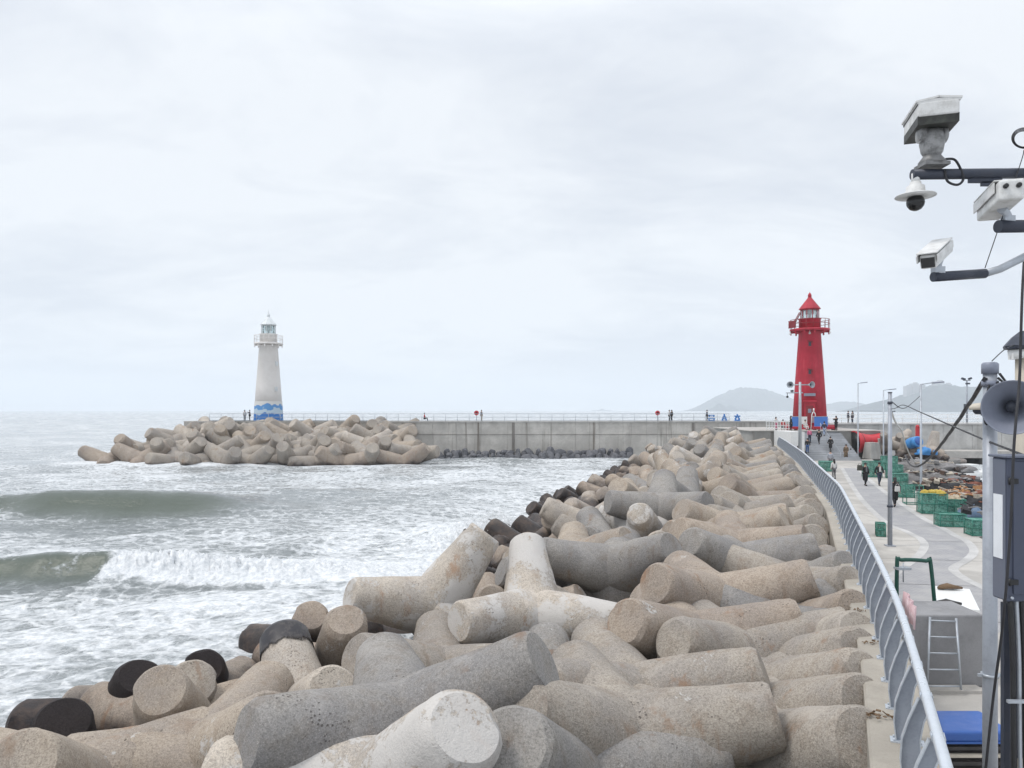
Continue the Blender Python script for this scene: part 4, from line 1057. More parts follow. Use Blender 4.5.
for px, lb in ((476.5, 'red lifebuoy stand on the breakwater beside a standing person, left one of the pair'), (657.5, 'red lifebuoy stand on the breakwater near the two people, right one of the pair')):
    T = thing('lifebuoy_stand', lb, 'lifebuoy', ((px - 512) / F * (WY + 1), WY + 1.0, 5.9))
    m = MB(); m.tube([(0, 0, 0), (0, 0, 1.0)], .05, 8); m.build('post', M['steel'], T)
    m = MB(); m.lathe([(.34, -.1), (.37, 0), (.34, .1), (.16, .1), (.16, -.1)], (0, -.1, 1.25), (0, 1, 0), 18); m.build('lifebuoy', M['red_plastic'], T)

# ------------------------------------------------------------------ panels and frame at the red lighthouse
t = NT('panel_pattern'); v = t.coord('Object', (1, 1, 1))
ve = t.voro(v, 2.6, 'F1', 'Distance', .25)
pan = t.done(t.mix(t.sstep(ve, .16, .12), (.06, .20, .58), (.72, .75, .78)), .5)
for px, w, lb in ((821, 1.62, 'blue panel with white spots standing right of the lighthouse door'), (796.5, 1.1, 'blue panel with white spots standing left of the lighthouse door behind the mast')):
    T = thing('spotted_board', lb, 'panel', ((px - 512) / F * 92.2, 92.2, pz + .1))
    m = MB(); m.box((0, 0, .95), (w, .09, 1.25)); m.build('board', pan, T)
    m = MB()
    for sx in (-1, 1): m.box((sx * (w / 2 - .08), .02, .55), (.08, .06, 1.1))
    m.box((0, .0, 1.6), (w + .1, .12, .06)); m.build('stand', M['steel'], T)
T = thing('photo_stand', 'small white A shaped frame on the red plinth beside the lighthouse door', 'frame', ((817.3 - 512) / F * 91.5, 92.6, pz + .1))
m = MB()
for sx in (-1, 1): m.tube([(sx * .34, 0, 0), (sx * .2, 0, 1.9), (0, 0, 2.25)], .06, 8)
m.tube([(-.2, 0, 1.6), (.2, 0, 1.6)], .05, 6); m.tube([(0, 0, 2.2), (0, 0, 2.6)], .09, 8); m.build('frame_tube', M['white'], T)
m = MB(); m.box((0, .04, 1.2), (.34, .03, .7)); m.build('board', M['pink'], T)
for px0, px1, lb in ((786.5, 797.5, 'low red bench slab at the foot of the lighthouse, left of the stairs'), (813, 835, 'low red bench slab at the foot of the lighthouse, right of the stairs head')):
    T = thing('bench', lb, 'bench', ((px0 + px1) / 2 / F * 90.6 - 512 / F * 90.6, 90.6, pz + .1))
    w = (px1 - px0) / F * 90.6
    m = MB(); m.box((0, 0, .30), (w, .7, .26)); bevel(m.build('seat', M['red'], T), .03)
    for sx in (-1, 1):
        m = MB(); m.box((sx * (w / 2 - .2), 0, .09), (.25, .6, .18)); m.build('leg', M['red_dark'], T)
T = thing('notice_board', 'white notice board on a post left of the lighthouse door', 'notice board', ((804 - 512) / F * 91.8, 91.8, pz + .1))
m = MB(); m.box((0, 0, 1.15), (.75, .06, .9)); m.build('board', M['white'], T)
m = MB(); m.tube([(-.3, .05, 0), (-.3, .05, 1.6)], .04, 6); m.tube([(.3, .05, 0), (.3, .05, 1.6)], .04, 6); m.build('stand', M['steel'], T)

# ------------------------------------------------------------------ red hollow form, concrete blocks, blue barrel, harbour things
T = thing('horn_sculpture', 'big red hollow horn shaped form with its dark open end towards the stairs', 'sculpture', ((869 - 512) / F * 89, 89, QZ + .35))
prof = [(1.40, -1.9), (1.36, -1.75), (1.16, -1.1), (.98, -.4), (.92, .3), (1.0, 1.0), (1.12, 1.55), (1.0, 1.85), (.6, 1.98)]
m = MB(); m.lathe(prof, (0, 0, 1.45), (1, .12, .02), 30); m.build('shell', M['red_plastic'], T)
m = MB(); m.lathe([(1.28, -1.93), (1.2, -1.2), (.9, -.6), (.3, -.5)], (0, 0, 1.45), (1, .12, .02), 30, caps=False); m.lathe([(.3, -1.905), (1.27, -1.903)], (0, 0, 1.45), (1, .12, .02), 30); m.build('hollow', M['black'], T)  # black lining and disc stand in for the shaded inside of the mouth
m = MB(); m.box((-.6, 0, .03), (.3, 1.4, .75)); m.box((.9, .15, .03), (.3, 1.4, .75)); m.build('cradle', M['block'], T)
for px, py, w, h, lb in ((872, 459, 1.5, 1.9, 'tapered pale concrete block in front of the red hollow form'), (880, 458, 1.6, 2.3, 'taller tapered concrete block beside the middle lamp post')):
    p = at(px, py, QZ); T = thing('concrete_block', lb, 'block', p, R(12))
    m = MB(); m.box((0, 0, h / 2), (w, w, h), taper=.72); b_ = bevel(m.build('block_body', concrete('block_pale', (.42, .41, .39), .4, True, None, 'Object'), T), .05)
    m = MB(); m.tube([(-.15, 0, h - .02), (-.15, 0, h + .15), (.15, 0, h + .15), (.15, 0, h - .02)], .025, 6); m.build('lifting_loop', M['dark_steel'], T)
T = thing('barrel', 'bright blue plastic barrel lying on the harbour rubble beside the right lamp post', 'barrel', on(914, 448, 84), R(-25))
m = MB(); m.lathe([(.5, -.8), (.58, -.76), (.62, -.3), (.6, -.28), (.63, 0), (.6, .28), (.62, .3), (.58, .76), (.5, .8)], (0, 0, .6), (.5, -.8, .2), 22); m.build('drum', M['blue_bright'], T)
m = MB(); m.lathe([(.42, .80), (.42, .84), (.1, .85)], (0, 0, .6), (.5, -.8, .2), 18); m.build('lid', M['blue_tarp'], T)
T = thing('tarpaulin', 'crumpled blue tarpaulin heap right of the blue barrel on the harbour rubble', 'tarpaulin', on(926, 453, 83))
def lump(mb, c, sx, sy, sz, seed, amp=.3, n=18):
    rings = []; mm_ = 8
    for a in range(mm_ + 1):
        th = math.pi / 2 * a / mm_; ring = []
        for j in range(n):
            ph = 2 * math.pi * j / n
            d_ = Vector((math.cos(ph) * math.cos(th), math.sin(ph) * math.cos(th), math.sin(th)))
            k = 1 + amp * mnoise.noise(d_ * 2.2 + Vector((seed * 3.7, seed, 0))) + amp * .5 * mnoise.noise(d_ * 6 + Vector((0, seed * 2.1, 0)))
            ring.append(Vector(c) + Vector((d_.x * sx * k, d_.y * sy * k, d_.z * sz * k)))
        rings.append(ring)
    mb.rings(rings, True, True, True)
m = MB(); lump(m, (0, 0, -.2), 1.1, .8, .75, 5, .5); m.build('sheet', M['blue_bright'], T)
T = thing('marker_post', 'small red marker post standing behind the blue barrel', 'post', on(917.5, 446, 90) - Vector((0, 0, 1)))
m = MB(); m.tube([(0, 0, 0), (0, 0, 2.2)], .09, 8); m.build('post', M['steel'], T); m = MB(); m.box((0, 0, 2.7), (.35, .3, 1.1)); m.ball((0, 0, 3.3), .22, 10); m.build('marker', M['red_plastic'], T)
far_railing('quay_railing', 'low pale pipe railing across the end of the quay under the red hollow form', at(846, 456.5, QZ), at(891, 457, QZ), 8, 1.05, 2, 'light_white', .03)

# ------------------------------------------------------------------ green mesh cages on the quay edge
tn = NT('cage_netting'); v = tn.coord('Object'); vv = tn.noise(v, 3, 5, .7); n4 = tn.noise(v, 14, 3, .6)
tn.b.inputs['Alpha'].default_value = 1
br = tn.node('ShaderNodeTexBrick'); tn.l.new(tn.coord('Object', (1, 1, 1)), br.inputs['Vector']); br.inputs['Scale'].default_value = 9
tn.l.new(tn.sstep(tn.math('ADD', n4, tn.math('MULTIPLY', vv, .4)), .45, .85, .38, .95), tn.b.inputs['Alpha'])
netting = tn.done(tn.mix(tn.sstep(tn.math('ADD', tn.math('MULTIPLY', vv, .7), tn.math('MULTIPLY', n4, .3)), .38, .62), (.03, .20, .15), (.16, .38, .31)), .75)
def cage(label, px, py, w, dp, h, rz, level=1.0, fill=None):
    T = thing('net_cage', label, 'cage', at(px, py, QZ), rz, 'green net cages along the quay edge')
    m = MB(); c = [(-w / 2, -dp / 2), (w / 2, -dp / 2), (w / 2, dp / 2), (-w / 2, dp / 2)]
    for x_, y_ in c: m.tube([(x_, y_, 0), (x_, y_, h)], .026, 6)
    for z_ in (.04, h * .5, h - .02):
        for k in range(4): m.tube([(*c[k], z_), (*c[(k + 1) % 4], z_)], .024, 6)
    m.tube([(0, -dp / 2, 0), (0, -dp / 2, h)], .018, 6); m.build('frame', M['teal'], T)
    if level > 0:
        m = MB(); hh = h * level
        m.box((0, 0, hh / 2 + .03), (w - .06, dp - .06, hh - .02)); 
        m.build('net', netting, T)
    if fill:
        m = MB()
        for k in range(6): lump(m, (rnd.uniform(-w * .32, w * .32), rnd.uniform(-dp * .3, dp * .3), h * level - .05), .26, .24, .24, k + px, .4, 10)
        m.build('net_heap', fill, T)
    return T
yel = paint('net_yellow', (.55, .40, .07), .8, 0, .5, 8, (.30, .22, .06))
crm = paint('net_cream', (.50, .42, .30), .8, 0, .6, 8, (.16, .11, .08))
cage('largest green net cage, heaped with yellow netting', 932, 513, 1.25, 1.0, 1.1, R(-14), .97, yel)
cage('open framed cage just left of the cage with yellow netting', 913, 504, .9, .9, 1.15, R(-14), 0)
cage('green cage topped with cream ropes, right of the yellow netting cage', 952, 512, 1.1, .9, .75, R(-14), .95, crm)
cage('low bright green cage lying in front of the right group', 950, 526, 1.15, .8, .62, R(-10), .9)
cage('green cage nearest the large grey pole', 979, 535, .9, .8, .72, R(-8), .95)
cage('tilted green cage behind the person with the white bag', 904, 497, 1.0, .9, .8, R(-16), .9)
cage('green cage second behind the person with the white bag', 899, 487, 1.0, .9, 1.0, R(-16), .95)
cage('green cage by the foot of the right lamp post', 894, 478, 1.2, .9, 1.1, R(-18), .95)
cage('green cage standing behind the two walkers', 872, 477, 1.3, .9, 1.35, R(-5), .95)
cage('green cage right behind the walker carrying nothing', 889, 470, 1.3, .9, 1.3, R(-18), .95)
cage('pale green cage by the railing near the two strollers', 826, 471, 1.2, 1.4, .9, R(-18), .95)
cage('small dark green cage close to the railing', 880.5, 536, .35, .5, .6, R(-20), .9)

# ------------------------------------------------------------------ fishing gear heaps
gear_cols = {'brown': paint('gear_brown', (.12, .075, .055), .85, 0, .6, 6, (.05, .04, .04)), 'rust': paint('gear_rust', (.22, .075, .045), .85, 0, .6, 6, (.07, .05, .05)),
             'grey': paint('gear_grey', (.23, .22, .22), .85, 0, .6, 5, (.10, .10, .10)), 'orange': paint('gear_orange', (.45, .22, .09), .8, 0, .6, 8, (.18, .12, .08)),
             'blue': paint('gear_blue', (.10, .17, .28), .8, 0, .6, 6, (.30, .33, .36)), 'black': paint('gear_black', (.03, .03, .033), .85, 0, .5, 6), 'pale': paint('gear_pale', (.45, .40, .33), .85, 0, .6, 6, (.2, .17, .14))}
def heap(label, px, py, z, sx, sy, sz, cols, seed):
    T = thing('fishing_gear_heap', label, 'fishing gear', at(px, py, z), R(-20), 'heaps of fishing gear beyond the cages')
    m = MB(); lump(m, (0, 0, -.1), sx, sy, sz, seed, .6, 20); m.build('net_mass', gear_cols[cols[0]], T)
    g = random.Random(seed)
    for ci, nm in enumerate(cols[1:]):
        m = MB()
        for k in range(9):
            a = g.uniform(0, 6.28); r_ = g.uniform(.1, .85); x_, y_ = math.cos(a) * r_ * sx, math.sin(a) * r_ * sy
            z_ = sz * math.sqrt(max(0, 1 - r_ * r_)) * .9
            if k % 3 == 0: m.box((x_, y_, z_ + .05), (g.uniform(.3, .6), g.uniform(.3, .5), g.uniform(.15, .32)), Euler((g.uniform(-.4, .4), g.uniform(-.4, .4), g.uniform(0, 3))).to_matrix())
            elif k % 3 == 1:
                rr = g.uniform(.2, .38); m.tube([(x_ + rr * math.cos(q), y_ + rr * math.sin(q), z_ + .06 + .05 * math.sin(3 * q)) for q in np.linspace(0, 6.2, 14)], .05, 6)
            else: m.tube([(x_, y_, z_), (x_ + g.uniform(-.9, .9), y_ + g.uniform(-.5, .5), z_ + g.uniform(0, .3))], .05, 6)
        tag(m.build('loose_gear', gear_cols[nm], T), kind='stuff')
for i, a in enumerate((
 ('heap of orange and black traps right of the cage with cream ropes', 968, 507, 1.9, 1.5, .9, .75, ['black', 'orange', 'rust', 'pale']),
 ('heap of cream and brown rope right of the yellow netting cage', 952, 500, 1.9, 1.6, .9, .6, ['brown', 'pale', 'orange', 'black']),
 ('blue grey net heap beside the large grey pole', 975, 520, 1.9, .9, .7, .7, ['blue', 'black', 'grey']),
 ('rust red crate heap beside the pole at the harbour edge', 975, 497, 1.8, 1.3, .9, .7, ['rust', 'pale', 'black', 'orange']),
 ('dark net heap behind the yellow netting cage', 937, 491, 1.9, 1.8, 1.0, .8, ['black', 'brown', 'pale']),
 ('grey net heap at the foot of the right lamp post', 928, 481, 1.9, 2.2, 1.3, .9, ['grey', 'brown', 'black', 'pale']),
 ('pale grey board heap half way up the harbour rubble', 935, 471, 1.9, 2.8, 1.5, .9, ['grey', 'pale', 'grey']),
 ('grey rubble and net heap below the blue barrel', 910, 467, 1.9, 3.0, 1.4, .8, ['grey', 'pale', 'black']),
 ('brown net heap near the water right of the lamp post', 950, 483, 1.7, 2.2, 1.3, .7, ['brown', 'grey', 'rust', 'black']),
 ('pinkish brown net heap at the water edge by the small boat', 962, 489, 1.7, 1.7, 1.0, .7, ['rust', 'grey', 'black']))):
    heap(a[0], a[1], a[2], a[3], a[4], a[5], a[6], a[7], i + 3)
for i in range(46):
    p = at(rnd.uniform(897, 962), rnd.uniform(456, 484), 1.75); s = rnd.uniform(.3, .75)
    o = link('rubble_stone', rocks[i % 5].copy() if i < 5 else bpy.data.meshes[RUB[i % 5]]) if i >= 5 else None
    if i < 5:
        me = rocks[i].copy(); me.materials.clear(); me.materials.append(concrete('stone_grey_%d' % i, [(.30, .29, .28), (.24, .23, .22), (.36, .34, .32), (.28, .25, .23), (.20, .20, .20)][i], .3, False, None, 'Object'))
        if i == 0: RUB = []
        RUB.append(me.name); o = link('rubble_stone', me)
    o.location = p; o.scale = (s * 1.3, s, s * .6); o.rotation_euler = (rnd.uniform(-.5, .5), rnd.uniform(-.5, .5), rnd.uniform(0, 6))
    tag(o, 'flat grey rubble stone on the harbour slope behind the cages', 'stone', 'rubble stones on the harbour slope')
# small boat at the harbour water
T = thing('boat', 'small white boat moored on the harbour water beside the large grey pole', 'boat', on(977, 478, 76) * Vector((1, 1, 0)) if False else Vector(((975 - 512) / F * 84, 84, 0)), R(20))
m = MB(); hull = []
for u in np.linspace(-1, 1, 11):
    w = .95 * (1 - max(0, u) ** 2.2 * .95) ; hull.append([(u * 2.6, -w, .75 + .25 * max(0, u)), (u * 2.6, -w * .7, .0), (u * 2.6, 0, -.2), (u * 2.6, w * .7, .0), (u * 2.6, w, .75 + .25 * max(0, u))])
m.rings(hull); m.build('hull', M['white'], T)
m = MB(); m.box((-.8, 0, 1.15), (1.3, 1.2, 1.0)); bevel(m.build('cabin', M['white'], T), .05); m = MB(); m.box((-.13, 0, 1.3), (.04, .95, .4)); m.build('windscreen', M['glass_black'], T)

# ------------------------------------------------------------------ concrete block with ladder, chest, pipe frame, blue bench
bp = at(952, 690, QZ)
T = thing('concrete_plinth', 'grey rendered concrete plinth with a ladder against it beside the railing', 'plinth', (0, 0, 0))
x0, x1, y0, y1, zt = 7.3, 9.55, 15.35, 16.5, 3.46
m = MB(); m.box(((x0 + x1) / 2, (y0 + y1) / 2, (QZ + zt) / 2), (x1 - x0, y1 - y0, zt - QZ)); bevel(m.build('plinth_body', M['block'], T), .03)
m = MB(); m.box(((x0 + x1) / 2, y0 - .2, QZ + .03), (x1 - x0 - .4, .35, .06)); m.build('footing', M['quay'], T)
T = thing('ladder', 'grey metal ladder leaning on the grey plinth', 'ladder', (0, 0, 0))
a0, a1 = on(927, 690, 14.9) , on(961, 690, 14.9); b0, b1 = on(930, 617, 15.28), on(956, 618, 15.28)
m = MB()
for a_, b_ in ((a0, b0), (a1, b1)): m.tube([a_, b_], .024, 8)
m.build('side_rail', M['steel'], T)
for k in range(5):
    m = MB(); u = .05 + k * .225; m.tube([a0.lerp(b0, u), a1.lerp(b1, u)], .018, 8); m.build('rung', M['steel'], T)
T = thing('chest', 'white lidded fish chest standing behind the grey plinth', 'chest', (0, 0, 0))
cc = Vector((10.55, 18.3, 0)); rz = Matrix.Rotation(R(-26), 3, 'Z')
zt = 3.16
m = MB(); m.box((10.5, 18.03, (QZ + zt) / 2 - .06), (.72, 2.1, zt - QZ - .13), rz); bevel(m.build('chest_body', M['white'], T), .03)
m = MB(); m.box((10.5, 18.03, zt - .04), (.82, 2.2, .09), rz); bevel(m.build('lid', M['white'], T), .02)
m = MB(); m.box(Vector((10.5, 18.03, zt - .19)) + rz @ Vector((0, -1.06, 0)), (.66, .03, .12), rz); m.build('trim', M['green_pipe'], T)
for (px, py, n_, lb) in ((949, 590, 3, 'bundle of brown dried cloth at the far end of the white chest lid'), (947, 606, 2, 'dark crumpled glove on the near end of the white chest lid')):
    o_ = Vector(((px - 512) / F * (F * (CAM_Z - zt) / (py - 410)), F * (CAM_Z - zt) / (py - 410), zt + .02))
    m = MB()
    for k in range(n_ + 1): m.tube([Vector((-.28 + .05 * k, .06 * k, .03)), Vector((0, .04 * k - .05, .08)), Vector((.3 - .04 * k, .06 * k - .04, .04))], [.035, .06, .03], 8)
    o = m.build('rag', M['leaf'] if n_ == 3 else M['wood_dark']); o.location = o_; tag(o, lb, 'rag')
T = thing('pipe_frame', 'dark green bent pipe frame standing behind the railing next to the white chest', 'frame', (0, 0, 0))
m = MB(); g0, g1 = on(897, 560, 17.6), on(931, 561, 17.6)
m.tube(smooth_path([(g0.x, 17.6, QZ), (g0.x, 17.6, g0.z - .12), (g0.x + .1, 17.6, g0.z), (g1.x - .12, 17.6, g1.z), (g1.x, 17.6, g1.z - .12), (g1.x + .12, 17.5, QZ)], 5), .045, 10); m.build('pipe', M['green_pipe'], T)
m = MB(); m.box((g0.x + .1, 17.55, g0.z - .18), (.32, .2, .05)); m.tube([(g0.x + .12, 17.55, g0.z - .05), (g0.x + .12, 17.55, g0.z - .5)], .015, 6); m.build('shelf', M['steel'], T)
T = thing('bench', 'slatted bench under a bright blue sheet in the lower right corner', 'bench', (0, 0, 0))
m = MB(); m.box((6.86, 11.8, QZ + .70), (1.3, .82, .16)); b_ = bevel(m.build('blue_sheet', M['blue_tarp'], T), .04, 3)
m = MB(); m.box((6.86, 11.40, QZ + .61), (1.26, .03, .03)); m.build('skirt', M['blue_tarp'], T)
for k in range(5):
    m = MB(); m.box((6.86, 11.43, QZ + .52 - k * .115), (1.26, .05, .05)); m.build('slat', M['beige_box'] if k % 2 else M['wood_dark'], T)
m = MB(); m.box((6.86, 11.85, QZ + .3), (1.22, .65, .6)); m.build('frame', M['wood_dark'], T)
T = thing('cloth_strip', 'faded pink and white cloth hanging along the railing beside the ladder', 'cloth', (0, 0, 0))
m = MB()
for k in range(9):
    y = 12.1 + k * .12; a = rail_pt(y, .36 + .04 * math.sin(k * 1.9), 0); b = rail_pt(y + .14, .36 + .04 * math.sin((k + 1) * 1.9), 0)
    m.face([a + Vector((0, 0, PZ + .45)), b + Vector((0, 0, PZ + .40 + .08 * (k % 3))), b + Vector((.02, 0, PZ + .78)), a + Vector((.02, 0, PZ + .78))], True)
o = m.build('cloth_sheet', M['pink'], T); sol = o.modifiers.new('thick', 'SOLIDIFY'); sol.thickness = .012
for i, (y, u, s) in enumerate(((9.55, -.33, .13), (12.6, -.2, .09), (14.6, -.3, .08))):
    m = MB(); g = random.Random(i)
    for k in range(14): m.box((g.gauss(0, s * .7), g.gauss(0, s * .6), .02 + g.uniform(0, s * .3)), (s * g.uniform(.3, .6), s * .22, .01), Euler((g.uniform(-.7, .7), g.uniform(-.7, .7), g.uniform(0, 6))).to_matrix())
    o = m.build('leaf_litter', M['leaf']); o.location = rail_pt(y, u, PZ); tag(o, ['clump of dry brown leaves on the parapet, nearest and largest', 'small clump of dry leaves on the parapet, between two others', 'faintest dry leaf clump on the parapet, farthest of three'][i], 'leaves')

# ------------------------------------------------------------------ near pole with horn, control cabinet, camera mast
NP = Vector(((990 - 512) / F * 8.7, 8.7, QZ))
T = thing('utility_pole', 'near grey galvanised pole with clamps and cables in front of the blue sheet', 'pole', NP)
H_ = CAM_Z + 38 / F * 8.7 - QZ
m = MB(); m.tube([(0, 0, 0), (0, 0, H_)], [.079, .072], 20); m.build('shaft', M['pole'], T)
m = MB(); m.lathe([(.088, H_ - .02), (.088, H_ + .09), (.07, H_ + .11)], n=20); m.lathe([(.09, H_ - .16), (.09, H_ - .10)], n=20); m.build('cap', M['horn'], T)
for zz, nm in ((2.55, 0),):
    m = MB(); m.lathe([(.095, zz), (.095, zz + .035)], n=20); m.box((-.1, 0, zz + .017), (.08, .03, .03)); m.box((.12, 0, zz + .017), (.1, .03, .03)); m.build('clamp', M['steel'], T)
m = MB()
for k in range(5): m.tube([(.05 - .06 * k * .3, -.09, H_ - .02 - .05 * k), (.12, -.1, H_ - .12 - .03 * k), (.07, -.09, H_ - .3)], .014, 6)
m.tube(smooth_path([(-.06, -.08, H_ - .15), (-.12, -.1, H_ - .4), (-.1, -.1, H_ - .6), (.05, -.1, H_ - .45)], 6), .012, 6); m.box((.02, -.1, H_ - .36), (.18, .08, .14)); m.build('cable_knot', M['cable'], T)
m = MB(); m.tube([(.05, 0, H_ - .28), (.45, .1, H_ - .22)], [.016, .006], 6); m.build('spike', M['steel'], T)
LP = thing('lamp', 'small beige capped lamp fixed to the left of the near pole', 'lamp', on(982, 409, 8.65))
m = MB(); m.lathe([(.10, -.01), (.105, .02), (.07, .06), (.01, .07)], (-.03, 0, 0), None, 18); m.build('cap', M['beige_box'], LP)
m = MB(); m.lathe([(.05, -.06), (.075, -.03), (.075, -.01)], (-.02, 0, 0), None, 16); m.box((.05, 0, -.05), (.1, .05, .05)); m.build('lens', M['dark_steel'], LP)
HC = on(1012, 407, 8.1)
T = thing('horn_loudspeaker', 'large grey horn loudspeaker with its round mouth facing the viewer beside the near pole', 'loudspeaker', HC)
ax = Vector((-.62, -1, -.04)).normalized()
m = MB(); m.lathe([(.06, -.42), (.065, -.2), (.10, -.12), (.155, -.03), (.215, .05), (.272, .115), (.285, .13), (.287, .138), (.278, .135), (.262, .108), (.205, .04), (.145, -.04), (.09, -.13), (.05, -.2)], (0, 0, 0), ax, 44); m.build('bell', M['horn'], T)
m = MB(); m.lathe([(.055, -.19), (.065, -.155), (.06, -.06), (.045, -.01), (.005, .0)], (0, 0, 0), ax, 24); m.build('reflex_cone', M['horn_dark'], T)
m = MB(); m.lathe([(.09, -.62), (.1, -.6), (.1, -.44), (.07, -.4)], (0, 0, 0), ax, 24); m.build('driver', M['horn'], T)
m = MB(); m.tube([(.14, .56, -.1), (.16, .42, -.1), (.16, .4, 0)], .025, 8); m.build('bracket', M['steel'], T)
# cabinet
CB = thing('control_cabinet', 'dark navy control cabinet with a white notice on its side at the right edge', 'cabinet', on(1007, 530, 6.6), 0)
cw, cd, ch = .62, .2, 1.25
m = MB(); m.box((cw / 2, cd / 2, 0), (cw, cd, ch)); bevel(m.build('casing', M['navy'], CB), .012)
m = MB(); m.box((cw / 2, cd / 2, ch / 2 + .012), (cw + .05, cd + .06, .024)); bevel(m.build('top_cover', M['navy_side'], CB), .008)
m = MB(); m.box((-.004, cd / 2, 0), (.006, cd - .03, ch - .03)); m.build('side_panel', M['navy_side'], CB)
m = MB(); m.box((cw / 2 + .02, -.008, .02), (cw - .06, .014, ch - .1)); dr = bevel(m.build('door', M['navy'], CB), .006)
for zz in (ch * .34, -ch * .36):
    m = MB(); m.box((.045, -.022, zz), (.07, .02, .045)); m.tube([(.012, -.02, zz - .03), (.012, -.02, zz + .03)], .011, 8); m.build('hinge', M['black'], dr)
m = MB(); m.box((-.011, cd * .52, .02), (.006, cd * .62, .56)); m.build('notice_paper', M['paper'], CB)
m = MB(); m.tube([(.03, -.015, -ch / 2 + .04), (.03, -.03, -ch / 2 + .04)], .012, 8); m.build('lock', M['steel'], CB)
# its stand with conduits
T = thing('cabinet_stand', 'dark steel stand with grey conduits beneath the navy cabinet', 'stand', (0, 0, 0))
m = MB(); m.box((4.62, 6.82, 3.95), (.30, .2, 3.9)); m.build('column', M['dark_steel'], T)
m = MB(); m.box((4.36, 6.72, 5.0), (.05, .05, 1.8)); m.build('strut', M['dark_steel'], T)
for k, (dx, r_, mt) in enumerate(((0, .022, 'black'), (.055, .016, 'steel'), (.10, .02, 'black'))):
    m = MB(); x_ = 4.32 + dx; m.tube(smooth_path([(x_ + .02, 6.62, 5.94), (x_ + .03, 6.6, 5.4), (x_ + .01, 6.56, 4.7), (x_ + .02, 6.55, 3.5), (x_ + .02, 6.55, 2.0)], 6), r_, 8); m.build('conduit', M[mt], T)
for zz in (5.1, 4.35, 3.75):
    m = MB(); m.box((4.42, 6.52, zz), (.34, .03, .025)); m.build('strap', M['steel'], T)
m = MB(); m.box((4.55, 6.72, 4.45), (.16, .05, .14)); m.box((4.5, 6.7, 3.1), (.22, .05, .16), Matrix.Rotation(R(20), 3, 'Y')); m.build('sticker', M['beige_box'], T)
# beige post with small dark roof at the right edge
T = thing('lantern_post', 'beige post end with a small dark roofed lamp at the right edge above the horn', 'lamp', on(1022, 346, 9.6))
m = MB(); m.tube([(.0, 0, -3.2), (0, 0, -.05)], .075, 14); m.build('post', M['beige_box'], T)
m = MB(); m.lathe([(.20, -.04), (.21, .0), (.12, .11), (.02, .19)], n=8, smooth=False); m.build('roof', M['dark_steel'], T)
m = MB(); m.lathe([(.15, -.16), (.16, -.05)], n=8); m.box((-.11, 0, -.13), (.07, .1, .08)); m.build('lamp_body', M['white'], T)
# CCTV mast just outside the frame, arms reaching in
MX, MY = (1052 - 512) / F * 6.8, 6.8
CM = thing('camera_mast', 'grey camera mast at the right edge with dark arms reaching into the view', 'camera mast', (MX, MY, QZ))
m = MB(); m.tube([(0, 0, 0), (0, 0, 8.9)], [.10, .075], 18); m.build('mast', M['pole'], CM)
def loc(px, py, Y): return on(px, py, Y) - Vector((MX, MY, QZ))
m = MB(); m.tube([loc(912, 174.5, 6.8), loc(1052, 173, 6.8)], .046, 16); m.box(loc(985, 180.5, 6.8), (.30, .02, .045)); m.box(loc(992, 184, 6.8), (.2, .02, .04)); m.build('upper_arm', M['dark_steel'], CM)
m = MB(); m.tube([loc(998, 226.5, 6.7), loc(1052, 226, 6.8)], .056, 16); m.build('middle_arm', M['dark_steel'], CM)
m = MB(); m.tube([loc(933, 277, 6.6), loc(985, 273.5, 6.7)], .042, 14); m.build('lower_arm', M['dark_steel'], CM)
m = MB(); m.tube([loc(983, 274, 6.7), loc(1000, 269, 6.72), loc(1052, 243, 6.8)], .034, 14); m.build('lower_arm_tube', M['steel'], CM)
def housing(T, c, ax, length, w, h, roll=0.0, vis=True):
    """camera casing with its length along ax; local frame columns = side, axis, up"""
    ax = Vector(ax).normalized(); side = ax.cross(Vector((0, 0, 1))).normalized(); upv = side.cross(ax).normalized()
    rot = Matrix((side, ax, upv)).transposed() @ Matrix.Rotation(roll, 3, 'Y')
    return rot
# big thermal housing on a pan-tilt head
T = thing('security_camera', 'large boxy white camera on a pan and tilt head standing on the upper arm', 'camera', on(932, 168, 6.8))
o0 = Vector(T.location)
pt = MB(); pt.box((0, 0, .02), (.22, .2, .03)); pt.lathe([(.11, .03), (.115, .05), (.085, .09), (.065, .12)], n=20); pt.build('base', paint('base_worn', (.20, .20, .20), .5, .2, .6, 14, (.08, .08, .08)), T)
pt = MB(); pt.lathe([(.065, .1), (.09, .14), (.105, .22), (.10, .29), (.085, .33)], n=20); pt.lathe([(.07, -.02), (.07, .02)], (-.095, 0, .29), (1, 0, 0), 16); pt.lathe([(.07, -.02), (.07, .02)], (.095, 0, .29), (1, 0, 0), 16); pt.lathe([(.06, -.12), (.06, .12)], (0, 0, .3), (1, 0, 0), 16); pt.build('pan_tilt_head', paint('head_worn', (.30, .30, .30), .5, .2, .8, 14, (.10, .10, .10)), T)
A = on(939.5, 110, 6.55) - o0; B = on(922, 133, 7.3) - o0
axv = (B - A); ln = axv.length; rot = housing(T, None, axv, ln, 0, 0)
mid_ = (A + B) / 2 + rot @ Vector((0, 0, .01))
m = MB(); m.box(mid_ + rot @ Vector((0, 0, .02)), (.32, ln * .94, .125), rot); bevel(m.build('casing', M['cam_white'], T), .015)
m = MB(); m.box(mid_ + rot @ Vector((0, 0, -.072)), (.322, ln * .91, .075), rot); m.build('underside', M['cam_under'], T)
m = MB(); hh = .09
for s_ in (-1, 1): m.box(mid_ + rot @ Vector((s_ * .088, .01, .102)), (.185, ln * .97, .016), rot @ Matrix.Rotation(R(8 * s_), 3, 'Y'))
